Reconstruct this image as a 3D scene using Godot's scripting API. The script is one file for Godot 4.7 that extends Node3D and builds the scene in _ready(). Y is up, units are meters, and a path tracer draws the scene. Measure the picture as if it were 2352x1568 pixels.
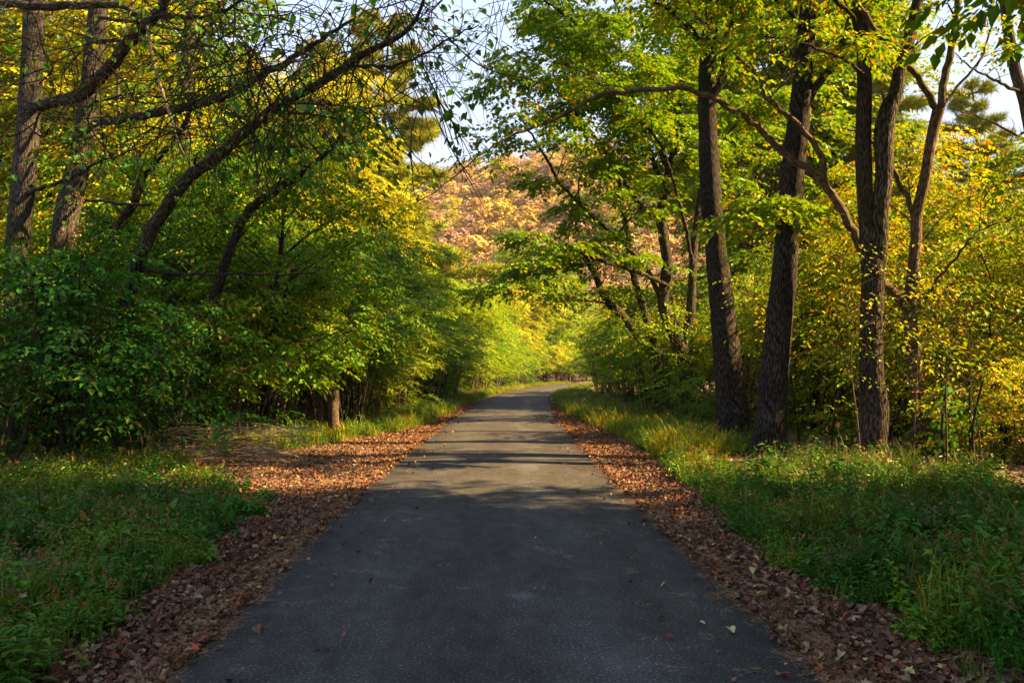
extends Node3D
# A one-lane paved road through autumn woods, low sun from the right.

const EYE := Vector3(0, 1.65, 0)
const PITCH := 0.0361
const FOCAL := 1829.0
var rng := RandomNumberGenerator.new()
var mats := {}
var names := {}
var templates := {}
var bumpy := FastNoiseLite.new()


class Geo:
	var v := PackedVector3Array()
	var n := PackedVector3Array()
	var c := PackedColorArray()
	var u := PackedVector2Array()
	var i := PackedInt32Array()
	func empty() -> bool:
		return v.is_empty()
	func mesh() -> ArrayMesh:
		var a := []
		a.resize(Mesh.ARRAY_MAX)
		a[Mesh.ARRAY_VERTEX] = v
		a[Mesh.ARRAY_NORMAL] = n
		if c.size() == v.size():
			a[Mesh.ARRAY_COLOR] = c
		if u.size() == v.size():
			a[Mesh.ARRAY_TEX_UV] = u
		if i.size():
			a[Mesh.ARRAY_INDEX] = i
		var m := ArrayMesh.new()
		m.add_surface_from_arrays(Mesh.PRIMITIVE_TRIANGLES, a)
		return m
	func tri(a: Vector3, b: Vector3, d: Vector3, col := Color.WHITE) -> void:
		var nn := (d - a).cross(b - a).normalized()
		v.append(a); v.append(b); v.append(d)
		n.append(nn); n.append(nn); n.append(nn)
		c.append(col); c.append(col); c.append(col)


# ------------------------------------------------------------------ helpers

func rf(a: float, b: float) -> float:
	return rng.randf_range(a, b)


func lin(r: float, g: float, b: float) -> Color:
	return Color(r, g, b).linear_to_srgb()


# a spot given by where it is seen (in the 2352 x 1568 view) and how far down the road it stands
func at(x: float, y: float, far: float) -> Vector3:
	var ray := Vector3((x - 1176.0) / FOCAL, -(y - 784.0) / FOCAL, -1.0).rotated(Vector3.RIGHT, PITCH)
	return EYE + ray * (far / -ray.z)


func numbered(called: String) -> String:
	var k: int = names.get(called, 0)
	names[called] = k + 1
	return called if k == 0 else "%s_%03d" % [called, k]


func tag(o: Node3D, label: String, category := "", group := "", kind := "") -> void:
	if label: o.set_meta("label", label)
	if category: o.set_meta("category", category)
	if group: o.set_meta("group", group)
	if kind: o.set_meta("kind", kind)


func thing(called: String, label: String, category: String, where := Vector3.ZERO, group := "") -> Node3D:
	var o := Node3D.new()
	o.name = numbered(called)
	add_child(o, true)
	o.position = where
	tag(o, label, category, group)
	return o


func part(called: String, m: Mesh, mat: Material, parent: Node, kind := "") -> MeshInstance3D:
	var o := MeshInstance3D.new()
	o.name = called
	o.mesh = m
	o.material_override = mat
	parent.add_child(o, true)
	if kind: o.set_meta("kind", kind)
	return o


func scatter(called: String, m: Mesh, mat: Material, places: Array, tints: Array, parent: Node) -> MultiMeshInstance3D:
	var mm := MultiMesh.new()
	mm.transform_format = MultiMesh.TRANSFORM_3D
	mm.use_colors = true
	mm.mesh = m
	mm.instance_count = places.size()
	for k in places.size():
		mm.set_instance_transform(k, places[k])
		mm.set_instance_color(k, tints[k])
	var o := MultiMeshInstance3D.new()
	o.name = called
	o.multimesh = mm
	o.material_override = mat
	parent.add_child(o, true)
	o.set_meta("kind", "stuff")
	return o


func noise_tex(kind: int, freq: float, ramp: Array, octaves := 4, size := 512, seed_ := 1) -> NoiseTexture2D:
	var f := FastNoiseLite.new()
	f.noise_type = kind
	f.frequency = freq
	f.fractal_octaves = octaves
	f.seed = seed_
	if octaves <= 1: f.fractal_type = FastNoiseLite.FRACTAL_NONE
	var t := NoiseTexture2D.new()
	t.width = size; t.height = size
	t.seamless = true
	t.noise = f
	if ramp.size():
		var g := Gradient.new()
		g.offsets = PackedFloat32Array(ramp[0])
		g.colors = PackedColorArray(ramp[1])
		t.color_ramp = g
	return t


func leaf_mat(key: String, col: Color, through := 0.9, rough := 0.45) -> StandardMaterial3D:
	var m := StandardMaterial3D.new()
	m.resource_name = key
	m.albedo_color = col
	m.vertex_color_use_as_albedo = true
	m.roughness = rough
	m.metallic_specular = 0.25
	m.cull_mode = BaseMaterial3D.CULL_DISABLED
	if through > 0.0:
		m.backlight_enabled = true
		m.backlight = Color(through, 0.96 * through, 0.30 * through)
	mats[key] = m
	return m


func bark_mat(key: String, dark: Color, light: Color, moss: Color, bump := 3.5) -> StandardMaterial3D:
	var m := StandardMaterial3D.new()
	m.resource_name = key
	m.albedo_texture = noise_tex(FastNoiseLite.TYPE_SIMPLEX, 0.03, [[0.0, 0.42, 0.55, 0.78, 1.0], [dark, dark.lerp(light, 0.35), light, light.lerp(Color(0.7, 0.7, 0.68), 0.25), moss]], 5, 512, hash(key) % 1000)
	m.heightmap_enabled = true
	m.heightmap_texture = noise_tex(FastNoiseLite.TYPE_SIMPLEX, 0.03, [], 5, 512, hash(key) % 1000)
	m.heightmap_scale = bump
	m.vertex_color_use_as_albedo = true
	m.roughness = 0.95
	m.metallic_specular = 0.2
	mats[key] = m
	return m


# a path rounded through its points: [positions, radii]
func rounded(p: Array, r: Array, step: float) -> Array:
	var vs := PackedVector3Array()
	var rs := PackedFloat32Array()
	for k in p.size() - 1:
		var a: Vector3 = p[maxi(k - 1, 0)]
		var b: Vector3 = p[k]
		var c: Vector3 = p[k + 1]
		var d: Vector3 = p[mini(k + 2, p.size() - 1)]
		var n := maxi(1, int(ceil(b.distance_to(c) / step)))
		for j in n:
			var t := float(j) / n
			vs.append(b.cubic_interpolate(c, a, d, t))
			rs.append(lerpf(r[k], r[k + 1], t))
	vs.append(p[-1])
	rs.append(r[-1])
	return [vs, rs]


func tube(g: Geo, path: Array, sides: int, wobble := 0.0, around := 1.0, along := 0.5, cap := true, flare := 0.0) -> void:
	var p: PackedVector3Array = path[0]
	var r: PackedFloat32Array = path[1]
	var count := p.size()
	var side := Vector3.RIGHT
	var first := g.v.size()
	var run := 0.0
	var plain := g.c.size() != first
	for k in count:
		var t := (p[mini(k + 1, count - 1)] - p[maxi(k - 1, 0)]).normalized()
		if absf(t.dot(side)) > 0.95: side = Vector3.FORWARD
		side = (side - t * side.dot(t)).normalized()
		var up := t.cross(side)
		if k: run += p[k].distance_to(p[k - 1])
		for j in sides + 1:
			var w := TAU * j / sides
			var d := side * cos(w) + up * sin(w)
			var rr := r[k]
			if wobble > 0.0:
				var q := d * rr
				rr *= 1.0 + wobble * (bumpy.get_noise_3d(q.x * 60.0 + p[0].x * 7.0, (p[k].y) * 14.0, q.z * 60.0) + 0.9 * bumpy.get_noise_3d(p[k].x * 9.0 + d.x * 6.0, p[k].y * 9.0, p[k].z * 9.0 + d.z * 6.0))
			if flare > 0.0:
				var low := exp(-maxf(0.0, p[k].y - p[0].y - 0.25) / 0.22)
				rr *= 1.0 + flare * low * (0.55 + 0.6 * maxf(0.0, sin(w * 2.5 + 1.0) * sin(w * 1.5 + 0.4)))
			if not plain:
				var q2 := p[k] + d * 0.3
				var m := bumpy.get_noise_3d(q2.x * 14.0 + 5.0, q2.y * 7.0, q2.z * 14.0)
				var l := bumpy.get_noise_3d(q2.x * 40.0, q2.y * 30.0 + 200.0, q2.z * 40.0)
				var col := Color(0.78, 0.76, 0.74).lerp(Color(0.62, 0.70, 0.34), clampf(m * 2.2 - 0.1, 0.0, 0.8))
				col = col.lerp(Color(0.42, 0.40, 0.40), clampf(-m * 2.0 - 0.1, 0.0, 0.8))
				g.c.append(col.lerp(Color(1, 1, 0.97), clampf(l * 2.6 - 0.5, 0.0, 0.9)))
			g.v.append(p[k] + d * rr)
			g.n.append(d)
			g.u.append(Vector2(around * j / sides, run * along))
	for k in count - 1:
		for j in sides:
			var a := first + k * (sides + 1) + j
			var b := a + sides + 1
			g.i.append_array(PackedInt32Array([a, b, a + 1, a + 1, b, b + 1]))
	if cap:
		var e := first + (count - 1) * (sides + 1)
		for j in range(1, sides - 1):
			g.i.append_array(PackedInt32Array([e, e + j + 1, e + j]))


# ------------------------------------------------------------------ leaves

const OUTLINE := {
	"oval": [Vector2(0.30, 0.42)],
	"lance": [Vector2(0.13, 0.3), Vector2(0.11, 0.62)],
	"heart": [Vector2(0.30, -0.10), Vector2(0.47, 0.18), Vector2(0.36, 0.56)],
	"maple": [Vector2(0.34, 0.02), Vector2(0.22, 0.20), Vector2(0.55, 0.50), Vector2(0.27, 0.50), Vector2(0.24, 0.72)],
	"round": [Vector2(0.52, 0.45)],
	"needle": [Vector2(0.02, 0.5)],
}


# adds one leaf: x across, y along the blade, z its upper side
func leaf(g: Geo, xf: Transform3D, shape: String, col: Color, fold := 0.16, curl := 0.1) -> void:
	var o: Array = OUTLINE[shape]
	var tip := Vector3(0, 1, -curl)
	for s in [-1.0, 1.0]:
		var last := Vector3.ZERO
		for k in o.size() + 1:
			var q := tip
			if k < o.size():
				q = Vector3(o[k].x * s, o[k].y, absf(o[k].x) * fold * 2.0 - curl * o[k].y * o[k].y)
			if k > 0:
				if s > 0: g.tri(xf * Vector3.ZERO, xf * q, xf * last, col)
				else: g.tri(xf * Vector3.ZERO, xf * last, xf * q, col)
			last = q


func leaf_color() -> Color:
	var b := rf(0.62, 1.0)
	var x := rng.randf()
	if x < 0.11: return Color(0.95 * b, 0.72 * b, 0.35 * b)
	if x < 0.13: return Color(0.62 * b, 0.28 * b, 0.25 * b)
	var y := rf(-0.12, 0.16)
	return Color((0.42 + y) * b, (0.72 + y * 0.3) * b, 0.42 * b)


# a twig's fan of leaves along +X, leaves facing up
func make_spray(shape: String, n: int, length: float, size: float, droop: float) -> Geo:
	var g := Geo.new()
	for k in n:
		var t := (k + 0.6) / n
		var s := 1.0 if k % 2 else -1.0
		var w := s * rf(0.5, 1.25) * (1.0 if k < n - 1 else 0.1)
		var fwd := Vector3(cos(w), rf(-0.55, 0.15) - droop * t, sin(w)).normalized()
		var up := (Vector3.UP + Vector3(rf(-0.5, 0.5), 0, rf(-0.5, 0.5))).normalized()
		var x := fwd.cross(up).normalized()
		up = x.cross(fwd)
		var k2 := size * rf(0.65, 1.2)
		leaf(g, Transform3D(Basis(x, fwd, up) * k2, Vector3(length * t, -droop * length * t * t + rf(-0.03, 0.03), s * rf(0.0, 0.06))), shape, leaf_color(), 0.16, rf(0.0, 0.3))
	return g


func make_tuft(n: int, length: float) -> Geo:   # pine needles round a shoot along +X
	var g := Geo.new()
	for k in n:
		var d := Vector3(rf(-0.1, 1.2), rf(-0.8, 1.0), rf(-1, 1)).normalized()
		var x := d.cross(Vector3(rf(-1, 1), rf(-1, 1), rf(-1, 1))).normalized()
		var o := Vector3(rf(0, length * 0.9), 0, 0)
		var b := rf(0.7, 1.0)
		g.tri(o - x * length * 0.034, o + d * length * rf(0.6, 1.0), o + x * length * 0.034, Color(0.45 * b, 0.72 * b, 0.4 * b) if rng.randf() < 0.75 else Color(0.9 * b, 0.62 * b, 0.3 * b))
	return g


func sprays(kind: String) -> Array:
	if not templates.has(kind):
		var list := []
		for k in 10:
			match kind:
				"broad": list.append(make_spray("oval", 12, 0.62, 0.135, 0.3))
				"small": list.append(make_spray("oval", 13, 0.5, 0.105, 0.3))
				"coarse": list.append(make_spray("oval", 15, 1.0, 0.20, 0.3))
				"maple": list.append(make_spray("maple", 11, 0.55, 0.13, 0.3))
				"heart": list.append(make_spray("heart", 5, 0.6, 0.10, 0.9))
				"far": list.append(make_spray("round", 12, 1.5, 0.36, 0.3))
				"sparse": list.append(make_spray("oval", 5, 0.55, 0.085, 0.3))
				"brown": list.append(make_spray("oval", 10, 0.3, 0.085, 0.9))
				"pine": list.append(make_tuft(46, 0.34))
				"farpine": list.append(make_tuft(40, 0.6))
		templates[kind] = list
	return templates[kind]


func put_spray(g: Geo, kind: String, where: Vector3, yaw: float, pitch: float, size: float) -> void:
	var list := sprays(kind)
	var s: Geo = list[rng.randi() % list.size()]
	var b := Basis.from_euler(Vector3(rf(-0.35, 0.35), yaw, pitch))
	g.v.append_array(Transform3D(b * size, where) * s.v)
	g.n.append_array(Transform3D(b, Vector3.ZERO) * s.n)
	g.c.append_array(s.c)


# a flattened clump of leafy twigs round a point, reaching away from `from`
func clump(leaves: Geo, wood: Geo, centre: Vector3, from: Vector3, reach: float, n: int, kind: String, size := 1.0, flat := 0.42) -> void:
	var out := centre - from
	var heading := atan2(-out.z, out.x)
	for k in n:
		var d := Vector3(rf(-1, 1), rf(-1, 1), rf(-1, 1))
		while d.length_squared() > 1.0:
			d = Vector3(rf(-1, 1), rf(-1, 1), rf(-1, 1))
		var off := Vector3(d.x, d.y * flat, d.z) * reach
		var yaw := lerp_angle(atan2(-off.z, off.x), heading, 0.35) + rf(-0.6, 0.6)
		put_spray(leaves, kind, centre + off * 0.8, yaw, rf(-0.35, 0.2), size * rf(0.75, 1.2))
		if wood and k % 4 == 0:
			tube(wood, [PackedVector3Array([centre - out.normalized() * reach * 0.5, centre + off * 0.4, centre + off]), PackedFloat32Array([0.010, 0.007, 0.003])], 3, 0.0, 1, 0.5, false)


# leafy side twigs along a limb
func dress(leaves: Geo, wood: Geo, path: Array, from_t: float, step: float, reach: float, per: int, kind: String, size := 1.0, lift := 0.25) -> void:
	var p: PackedVector3Array = path[0]
	var run := 0.0
	var total := 0.0
	for k in range(1, p.size()): total += p[k].distance_to(p[k - 1])
	var next := total * from_t
	for k in range(1, p.size()):
		run += p[k].distance_to(p[k - 1])
		while next <= run:
			next += step * rf(0.6, 1.4)
			var t := (p[k] - p[k - 1]).normalized()
			var yaw := rf(0, TAU)
			var d := (Vector3(cos(yaw), rf(-0.3, 0.3) + lift, sin(yaw)) + t * 0.6).normalized()
			var length := reach * rf(0.5, 1.2)
			var mid := p[k] + d * length * 0.5 + Vector3(rf(-0.1, 0.1), rf(0, 0.15), rf(-0.1, 0.1))
			var end := p[k] + d * length
			var r0 := clampf(path[1][k] * 0.45, 0.006, 0.03)
			tube(wood, rounded([p[k], mid, end], [r0, r0 * 0.6, 0.004], 0.4), 4, 0.0, 1, 0.5, false)
			if per > 0:
				clump(leaves, wood, end, p[k], length * 0.55, per, kind, size)
				if rng.randf() < 0.6: clump(leaves, wood, mid, p[k], length * 0.4, per / 2, kind, size)
	if per > 0: clump(leaves, wood, p[-1], p[maxi(p.size() - 4, 0)], reach * 0.6, per, kind, size)


# ------------------------------------------------------------------ trees

# a tree that stands where the photograph shows its trunk: limbs are [points, radii, [from, step, reach, per, kind, size]]
func shown_tree(called: String, label: String, base: Vector3, bark: String, leafy: String, limbs: Array, sides := 18, wobble := 0.10, high := []) -> Node3D:
	var o := thing(called, label, "tree", base)
	var leaves := Geo.new()
	var wood := Geo.new()
	var spine: PackedVector3Array
	for k in limbs.size():
		var l: Array = limbs[k]
		var g := Geo.new()
		var pts := []
		for q in l[0]: pts.append(at(q[0], q[1], q[2]) - base)
		var rad: Array = l[1]
		if rad.size() < pts.size():
			var full := []
			for j in pts.size():
				var t := float(j) / (pts.size() - 1) * (rad.size() - 1)
				var w := mini(int(t), rad.size() - 2)
				full.append(lerpf(rad[w], rad[w + 1], t - w))
			rad = full
		var big: bool = rad[0] > 0.12
		var path := rounded(pts, rad, 0.14 if big else 0.16)
		if not big:
			for j in range(1, path[0].size()):
				path[0][j] += Vector3(bumpy.get_noise_2d(j * 13.0, k * 31.0), bumpy.get_noise_2d(j * 13.0, k * 31.0 + 500.0), bumpy.get_noise_2d(j * 13.0, k * 31.0 + 900.0)) * 0.05
		tube(g, path, sides if big else 9, wobble if big else 0.06, maxf(1.0, roundf(rad[0] * 9.0)), 0.35, true, 0.9 if k == 0 and rad[0] > 0.12 else 0.0)
		part("trunk" if k == 0 else "limb", g.mesh(), mats[bark], o)
		if k == 0: spine = path[0]
		if l.size() > 2:
			var w: Array = l[2]
			dress(leaves, wood, path, w[0], w[1], w[2], w[3], w[4], w[5])
	# the part of the crown above the picture: [lowest, spread, boughs, sprays on each]
	if high:
		for k in high[2]:
			var j := clampi(int(spine.size() * rf(0.72, 1.0)), 1, spine.size() - 1)
			var from := spine[j]
			var w := rf(0, TAU)
			var out: float = high[1] * sqrt(rf(0.1, 1.0))
			var end := Vector3(spine[-1].x + cos(w) * out, lerpf(high[0], spine[-1].y + 1.5, rng.randf()), spine[-1].z + sin(w) * out)
			tube(wood, rounded([from, from.lerp(end, 0.5) + Vector3(0, 0.3, 0), end], [0.05, 0.035, 0.01], 0.5), 5, 0.0, 1, 0.5, false)
			clump(leaves, wood, end, from, 1.3, high[3], "coarse", 0.9)
	if not wood.empty(): part("twigs", wood.mesh(), mats[bark], o, "stuff")
	if not leaves.empty(): part("crown", leaves.mesh(), mats[leafy], o, "stuff")
	return o


# a whole tree or shrub of a kind, built at the origin, to be copied
func make_tree(h: float, stems: int, trunk_r: float, low: float, wide: float, clumps: int, per: int, kind: String, size: float, reach: float, lean := 0.06) -> Dictionary:
	var trunk_parts := []
	var limbs := Geo.new()
	var leaves := Geo.new()
	var tops := []
	for s in stems:
		var g := Geo.new()
		var yaw := rf(0, TAU)
		var tilt := rf(0.4, 1.0) * (lean if stems == 1 else 0.28)
		var p := []
		var r := []
		var foot := Vector3(cos(yaw), 0, sin(yaw)) * (0.0 if stems == 1 else rf(0.05, 0.3))
		for k in 7:
			var t := k / 6.0
			p.append(foot + Vector3(cos(yaw) * tilt * h * t + rf(-0.02, 0.02) * h * t, h * t * 0.93, sin(yaw) * tilt * h * t + rf(-0.02, 0.02) * h * t))
			r.append(trunk_r * lerpf(1.0, 0.14, pow(t, 0.85)) * (1.25 if k == 0 else 1.0))
		p[0].y = -0.15
		var path := rounded(p, r, h / 16.0)
		tube(g, path, 9 if trunk_r > 0.08 else 6, 0.06 if trunk_r > 0.08 else 0.0, maxf(1.0, roundf(trunk_r * 6.0)), 0.25)
		trunk_parts.append(g.mesh())
		tops.append(path[0])
	for k in clumps:
		var t := (k + rf(0, 1)) / clumps
		var y := lerpf(low, h, pow(t, 0.8))
		var girth := wide * sqrt(maxf(0.05, 1.0 - pow(absf((y - low) / (h - low) * 1.5 - 0.55), 2.2))) if stems == 1 else wide * sqrt(maxf(0.1, 1.0 - pow((y - low) / (h - low) * 0.95, 2.0)))
		var path: PackedVector3Array = tops[k % stems]
		var w := rf(0, TAU)
		var away := girth * sqrt(rf(0.12, 1.0))
		var j := clampi(int((y - away * 0.5) / h * path.size()), 1, path.size() - 1)
		var from := path[j]
		var axis := path[clampi(int(y / h * path.size()), 0, path.size() - 1)]
		var end := Vector3(axis.x + cos(w) * away, y, axis.z + sin(w) * away)
		var mid := from.lerp(end, 0.55) + Vector3(rf(-0.1, 0.1), 0.1 * away, rf(-0.1, 0.1))
		var r0 := trunk_r * rf(0.16, 0.34) * (1.0 - 0.5 * t)
		tube(limbs, rounded([from, mid, end], [maxf(r0, 0.007), maxf(r0 * 0.6, 0.005), 0.004], 0.5), 5, 0.0, 1, 0.5, false)
		clump(leaves, limbs, end, from, reach * rf(0.7, 1.25), per, kind, size)
		if away > reach * 1.6: clump(leaves, limbs, mid, from, reach * 0.7, per / 3, kind, size)
	return {"trunks": trunk_parts, "limbs": limbs.mesh(), "crown": leaves.mesh()}


func make_pine(h: float, r0: float, low: float, kind: String, size: float, tiers: int) -> Dictionary:
	var g := Geo.new()
	var limbs := Geo.new()
	var leaves := Geo.new()
	var path := rounded([Vector3(0, -0.2, 0), Vector3(rf(-0.2, 0.2), h * 0.5, rf(-0.2, 0.2)), Vector3(rf(-0.4, 0.4), h, rf(-0.4, 0.4))], [r0 * 1.15, r0 * 0.75, 0.03], h / 16.0)
	tube(g, path, 10, 0.06, 3.0, 0.5)
	for k in tiers:
		var t := (k + 0.5) / tiers
		var y := lerpf(low, h * 0.99, t)
		var axis: Vector3 = path[0][clampi(int(y / h * path[0].size()), 0, path[0].size() - 1)]
		for b in 5:
			if rng.randf() < 0.25: continue
			var w := b * TAU / 5.0 + rf(-0.5, 0.5) + k
			var length := lerpf(0.26, 0.05, t) * h * rf(0.55, 1.15)
			var out := Vector3(cos(w), 0, sin(w))
			var p0 := Vector3(axis.x, y, axis.z)
			var p1 := p0 + out * length * 0.5 + Vector3(0, 0.02 * length, 0)
			var p2 := p0 + out * length + Vector3(0, 0.12 * length, 0)
			tube(limbs, rounded([p0, p1, p2], [r0 * 0.22, r0 * 0.14, 0.008], 0.8), 4, 0.0, 1, 0.5, false)
			for q in int(length * 17.0 / size):
				var f := rf(0.3, 1.0)
				var o := p0.lerp(p2, f) + Vector3(rf(-0.5, 0.5), rf(-0.05, 0.22), rf(-0.5, 0.5)) * length * 0.22
				put_spray(leaves, kind, o, -w + rf(-0.8, 0.8), rf(0.0, 0.5), size * rf(0.8, 1.2))
	return {"trunks": [g.mesh()], "limbs": limbs.mesh(), "crown": leaves.mesh()}


func plant(kind: Dictionary, called: String, label: String, category: String, where: Vector3, size: float, bark: String, leafy: String, group := "", squash := 1.0) -> Node3D:
	var o := thing(called, label, category, where, group)
	o.rotation.y = rf(0, TAU)
	o.scale = Vector3(size * squash, size, size * squash)
	for t in kind.trunks: part("trunk" if category == "tree" else "stem", t, mats[bark], o)
	part("limbs", kind.limbs, mats[bark], o, "stuff")
	part("crown", kind.crown, mats[leafy], o, "stuff")
	return o


# ------------------------------------------------------------------ the road's course

const ROAD_Z := [-30.0, -6.0, 4.2, 10.4, 20.0, 24.3, 38.7, 53.0, 75.0, 97.0, 115.0, 130.0, 142.0]
const ROAD_X := [0.3, 0.02, -0.083, -0.23, -0.27, -0.27, 0.1, 0.9, 3.8, 9.0, 16.5, 27.0, 42.0]
const HALF := 1.79


func road_x(z: float) -> float:
	for k in ROAD_Z.size() - 1:
		if z <= ROAD_Z[k + 1]:
			var t: float = (z - ROAD_Z[k]) / (ROAD_Z[k + 1] - ROAD_Z[k])
			var m0: float = (ROAD_X[k + 1] - ROAD_X[maxi(k - 1, 0)]) / (ROAD_Z[k + 1] - ROAD_Z[maxi(k - 1, 0)])
			var e: int = mini(k + 2, ROAD_Z.size() - 1)
			var m1: float = (ROAD_X[e] - ROAD_X[k]) / (ROAD_Z[e] - ROAD_Z[k])
			var h: float = ROAD_Z[k + 1] - ROAD_Z[k]
			var t2 := t * t
			var t3 := t2 * t
			return (2 * t3 - 3 * t2 + 1) * ROAD_X[k] + (t3 - 2 * t2 + t) * h * m0 + (-2 * t3 + 3 * t2) * ROAD_X[k + 1] + (t3 - t2) * h * m1
	return ROAD_X[-1]


# widening of a band measured across at a bend
func slant(z: float) -> float:
	var s := (road_x(z + 0.5) - road_x(z - 0.5))
	return sqrt(1.0 + s * s)


func edge(z: float, side: float, off: float) -> Vector3:
	return Vector3(road_x(z) + side * (HALF + off) * slant(z), 0, -z)


func table(z: float, zs: Array, ws: Array) -> float:
	for k in zs.size() - 1:
		if z <= zs[k + 1]:
			return lerpf(ws[k], ws[k + 1], clampf((z - zs[k]) / (zs[k + 1] - zs[k]), 0, 1))
	return ws[-1]


func litter_w(z: float, side: float) -> float:
	if side < 0: return table(z, [3, 5, 8, 10.4, 12, 15.5, 18, 22, 26, 60, 100], [0.85, 0.85, 1.0, 1.3, 2.7, 2.9, 2.1, 0.9, 0.5, 0.35, 0.3])
	return table(z, [3, 4.5, 7, 10.4, 15, 20, 24, 30, 40, 100], [0.75, 0.8, 0.7, 1.0, 1.35, 1.3, 1.0, 0.6, 0.3, 0.25])


func ground_y(x: float, z: float) -> float:   # z counts down the road
	var off := absf(x - road_x(clampf(z, -20, 140))) / slant(clampf(z, -20, 140)) if z < 142 else 60.0
	var y := bumpy.get_noise_2d(x * 3.0, z * 3.0) * 0.12 * smoothstep(3.5, 9.0, off) - 0.012
	y += smoothstep(2.2, 5.0, x - road_x(clampf(z, -20, 140))) * 0.10 * smoothstep(120.0, 90.0, z)
	var rise := smoothstep(148.0, 275.0, z + x * 0.12)
	y += rise * (53.0 + 9.0 * sin(x * 0.021 + 0.6) - 0.05 * x + bumpy.get_noise_2d(x * 0.25, z * 0.25) * 9.0)
	return y


func ground_mesh() -> ArrayMesh:
	var xs := []
	var zs := []
	var x := -420.0
	while x <= 420.0:
		xs.append(x)
		x += 0.5 if absf(x) < 14.0 else (2.0 if absf(x) < 60.0 else 12.0)
	var z := -60.0
	while z <= 520.0:
		zs.append(z)
		z += 0.6 if z > -4.0 and z < 40.0 else (2.0 if z < 150.0 else 8.0)
	var g := Geo.new()
	for b in zs:
		for a in xs:
			g.v.append(Vector3(a, ground_y(a, b), -b))
			var e := 0.3
			g.n.append(Vector3(ground_y(a - e, b) - ground_y(a + e, b), 2 * e, -(ground_y(a, b - e) - ground_y(a, b + e))).normalized())
	var w := xs.size()
	for k in zs.size() - 1:
		for j in w - 1:
			var q := k * w + j
			g.i.append_array(PackedInt32Array([q, q + w, q + 1, q + 1, q + w, q + w + 1]))
	return g.mesh()


func road_mesh() -> ArrayMesh:
	var v := PackedVector3Array()
	var n := PackedVector3Array()
	var u := PackedVector2Array()
	var u2 := PackedVector2Array()
	var idx := PackedInt32Array()
	var z := -30.0
	var rows := 0
	var across := 14
	while z < 142.0:
		var l := -HALF + bumpy.get_noise_2d(z * 22.0, 3.0) * 0.10 + bumpy.get_noise_2d(z * 90.0, 9.0) * 0.035
		var r := HALF + bumpy.get_noise_2d(z * 22.0, 83.0) * 0.10 + bumpy.get_noise_2d(z * 90.0, 49.0) * 0.035
		for k in across + 1:
			var t := 0.0 if k == 0 else (1.0 if k == across else clampf((k - 1.0) / (across - 2), 0.006, 0.994))
			var o := lerpf(l, r, t)
			var y := 0.022 + 0.025 * (1.0 - pow(o / HALF, 2.0)) + bumpy.get_noise_2d(o * 25.0, z * 9.0) * 0.006
			if k == 0 or k == across: y = -0.03
			elif k == 1 or k == across - 1: y = 0.018
			v.append(Vector3(road_x(z) + o * slant(z), y, -z))
			n.append(Vector3(0.03 * o / HALF, 1, 0).normalized())
			u.append(Vector2(o / 1.3, z / 1.3))
			u2.append(Vector2((o + HALF) / (2 * HALF), (z - 2.0) / 40.0))
		rows += 1
		z += 0.12 if z > 2.0 and z < 30.0 else 0.6
	for k in rows - 1:
		for j in across:
			var q := k * (across + 1) + j
			idx.append_array(PackedInt32Array([q, q + across + 1, q + 1, q + 1, q + across + 1, q + across + 2]))
	var a := []
	a.resize(Mesh.ARRAY_MAX)
	a[Mesh.ARRAY_VERTEX] = v
	a[Mesh.ARRAY_NORMAL] = n
	a[Mesh.ARRAY_TEX_UV] = u
	a[Mesh.ARRAY_TEX_UV2] = u2
	a[Mesh.ARRAY_INDEX] = idx
	var m := ArrayMesh.new()
	m.add_surface_from_arrays(Mesh.PRIMITIVE_TRIANGLES, a)
	return m


func asphalt() -> StandardMaterial3D:
	var m := StandardMaterial3D.new()
	m.resource_name = "asphalt"
	m.albedo_texture = noise_tex(FastNoiseLite.TYPE_CELLULAR, 0.075, [[0.0, 0.25, 0.5, 0.70, 0.84, 1.0], [lin(0.04, 0.038, 0.036), lin(0.07, 0.066, 0.062), lin(0.105, 0.099, 0.092), lin(0.15, 0.14, 0.128), lin(0.32, 0.30, 0.27), lin(0.48, 0.45, 0.4)]], 2, 1024, 5)
	m.heightmap_enabled = true
	m.heightmap_texture = noise_tex(FastNoiseLite.TYPE_CELLULAR, 0.075, [], 2, 1024, 5)
	m.heightmap_scale = 0.35
	m.roughness = 0.9
	m.metallic_specular = 0.3
	var im := Image.create(192, 1024, false, Image.FORMAT_RGB8)
	for y in 1024:
		for x in 192:
			var o := x / 192.0 * 3.58 - 1.79
			var z := y / 1024.0 * 40.0 + 2.0
			var wander := bumpy.get_noise_2d(z * 6.0, 5.0) * 0.15
			var track := exp(-pow((o + 0.82 + wander) / 0.30, 2.0)) * 0.45 + exp(-pow((o - 0.62 + wander) / 0.26, 2.0))
			track *= 0.55 + 0.9 * bumpy.get_noise_2d(o * 14.0 + 40.0, z * 9.0)
			var b := 0.64 + bumpy.get_noise_2d(o * 30.0, z * 12.0) * 0.09 + bumpy.get_noise_2d(o * 110.0, z * 60.0 + 77.0) * 0.10
			b += clampf(track, 0.0, 1.0) * 0.20
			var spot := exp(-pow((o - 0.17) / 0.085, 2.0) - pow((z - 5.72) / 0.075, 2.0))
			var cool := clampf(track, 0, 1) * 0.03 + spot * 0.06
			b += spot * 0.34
			b -= smoothstep(1.35, 1.7, absf(o)) * 0.10
			im.set_pixel(x, y, Color(clampf(b - cool, 0, 1), clampf(b, 0, 1), clampf(b + cool, 0, 1)))
	m.detail_enabled = true
	m.detail_albedo = ImageTexture.create_from_image(im)
	m.detail_blend_mode = BaseMaterial3D.BLEND_MODE_MUL
	m.detail_uv_layer = BaseMaterial3D.DETAIL_UV_2
	return m


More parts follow.
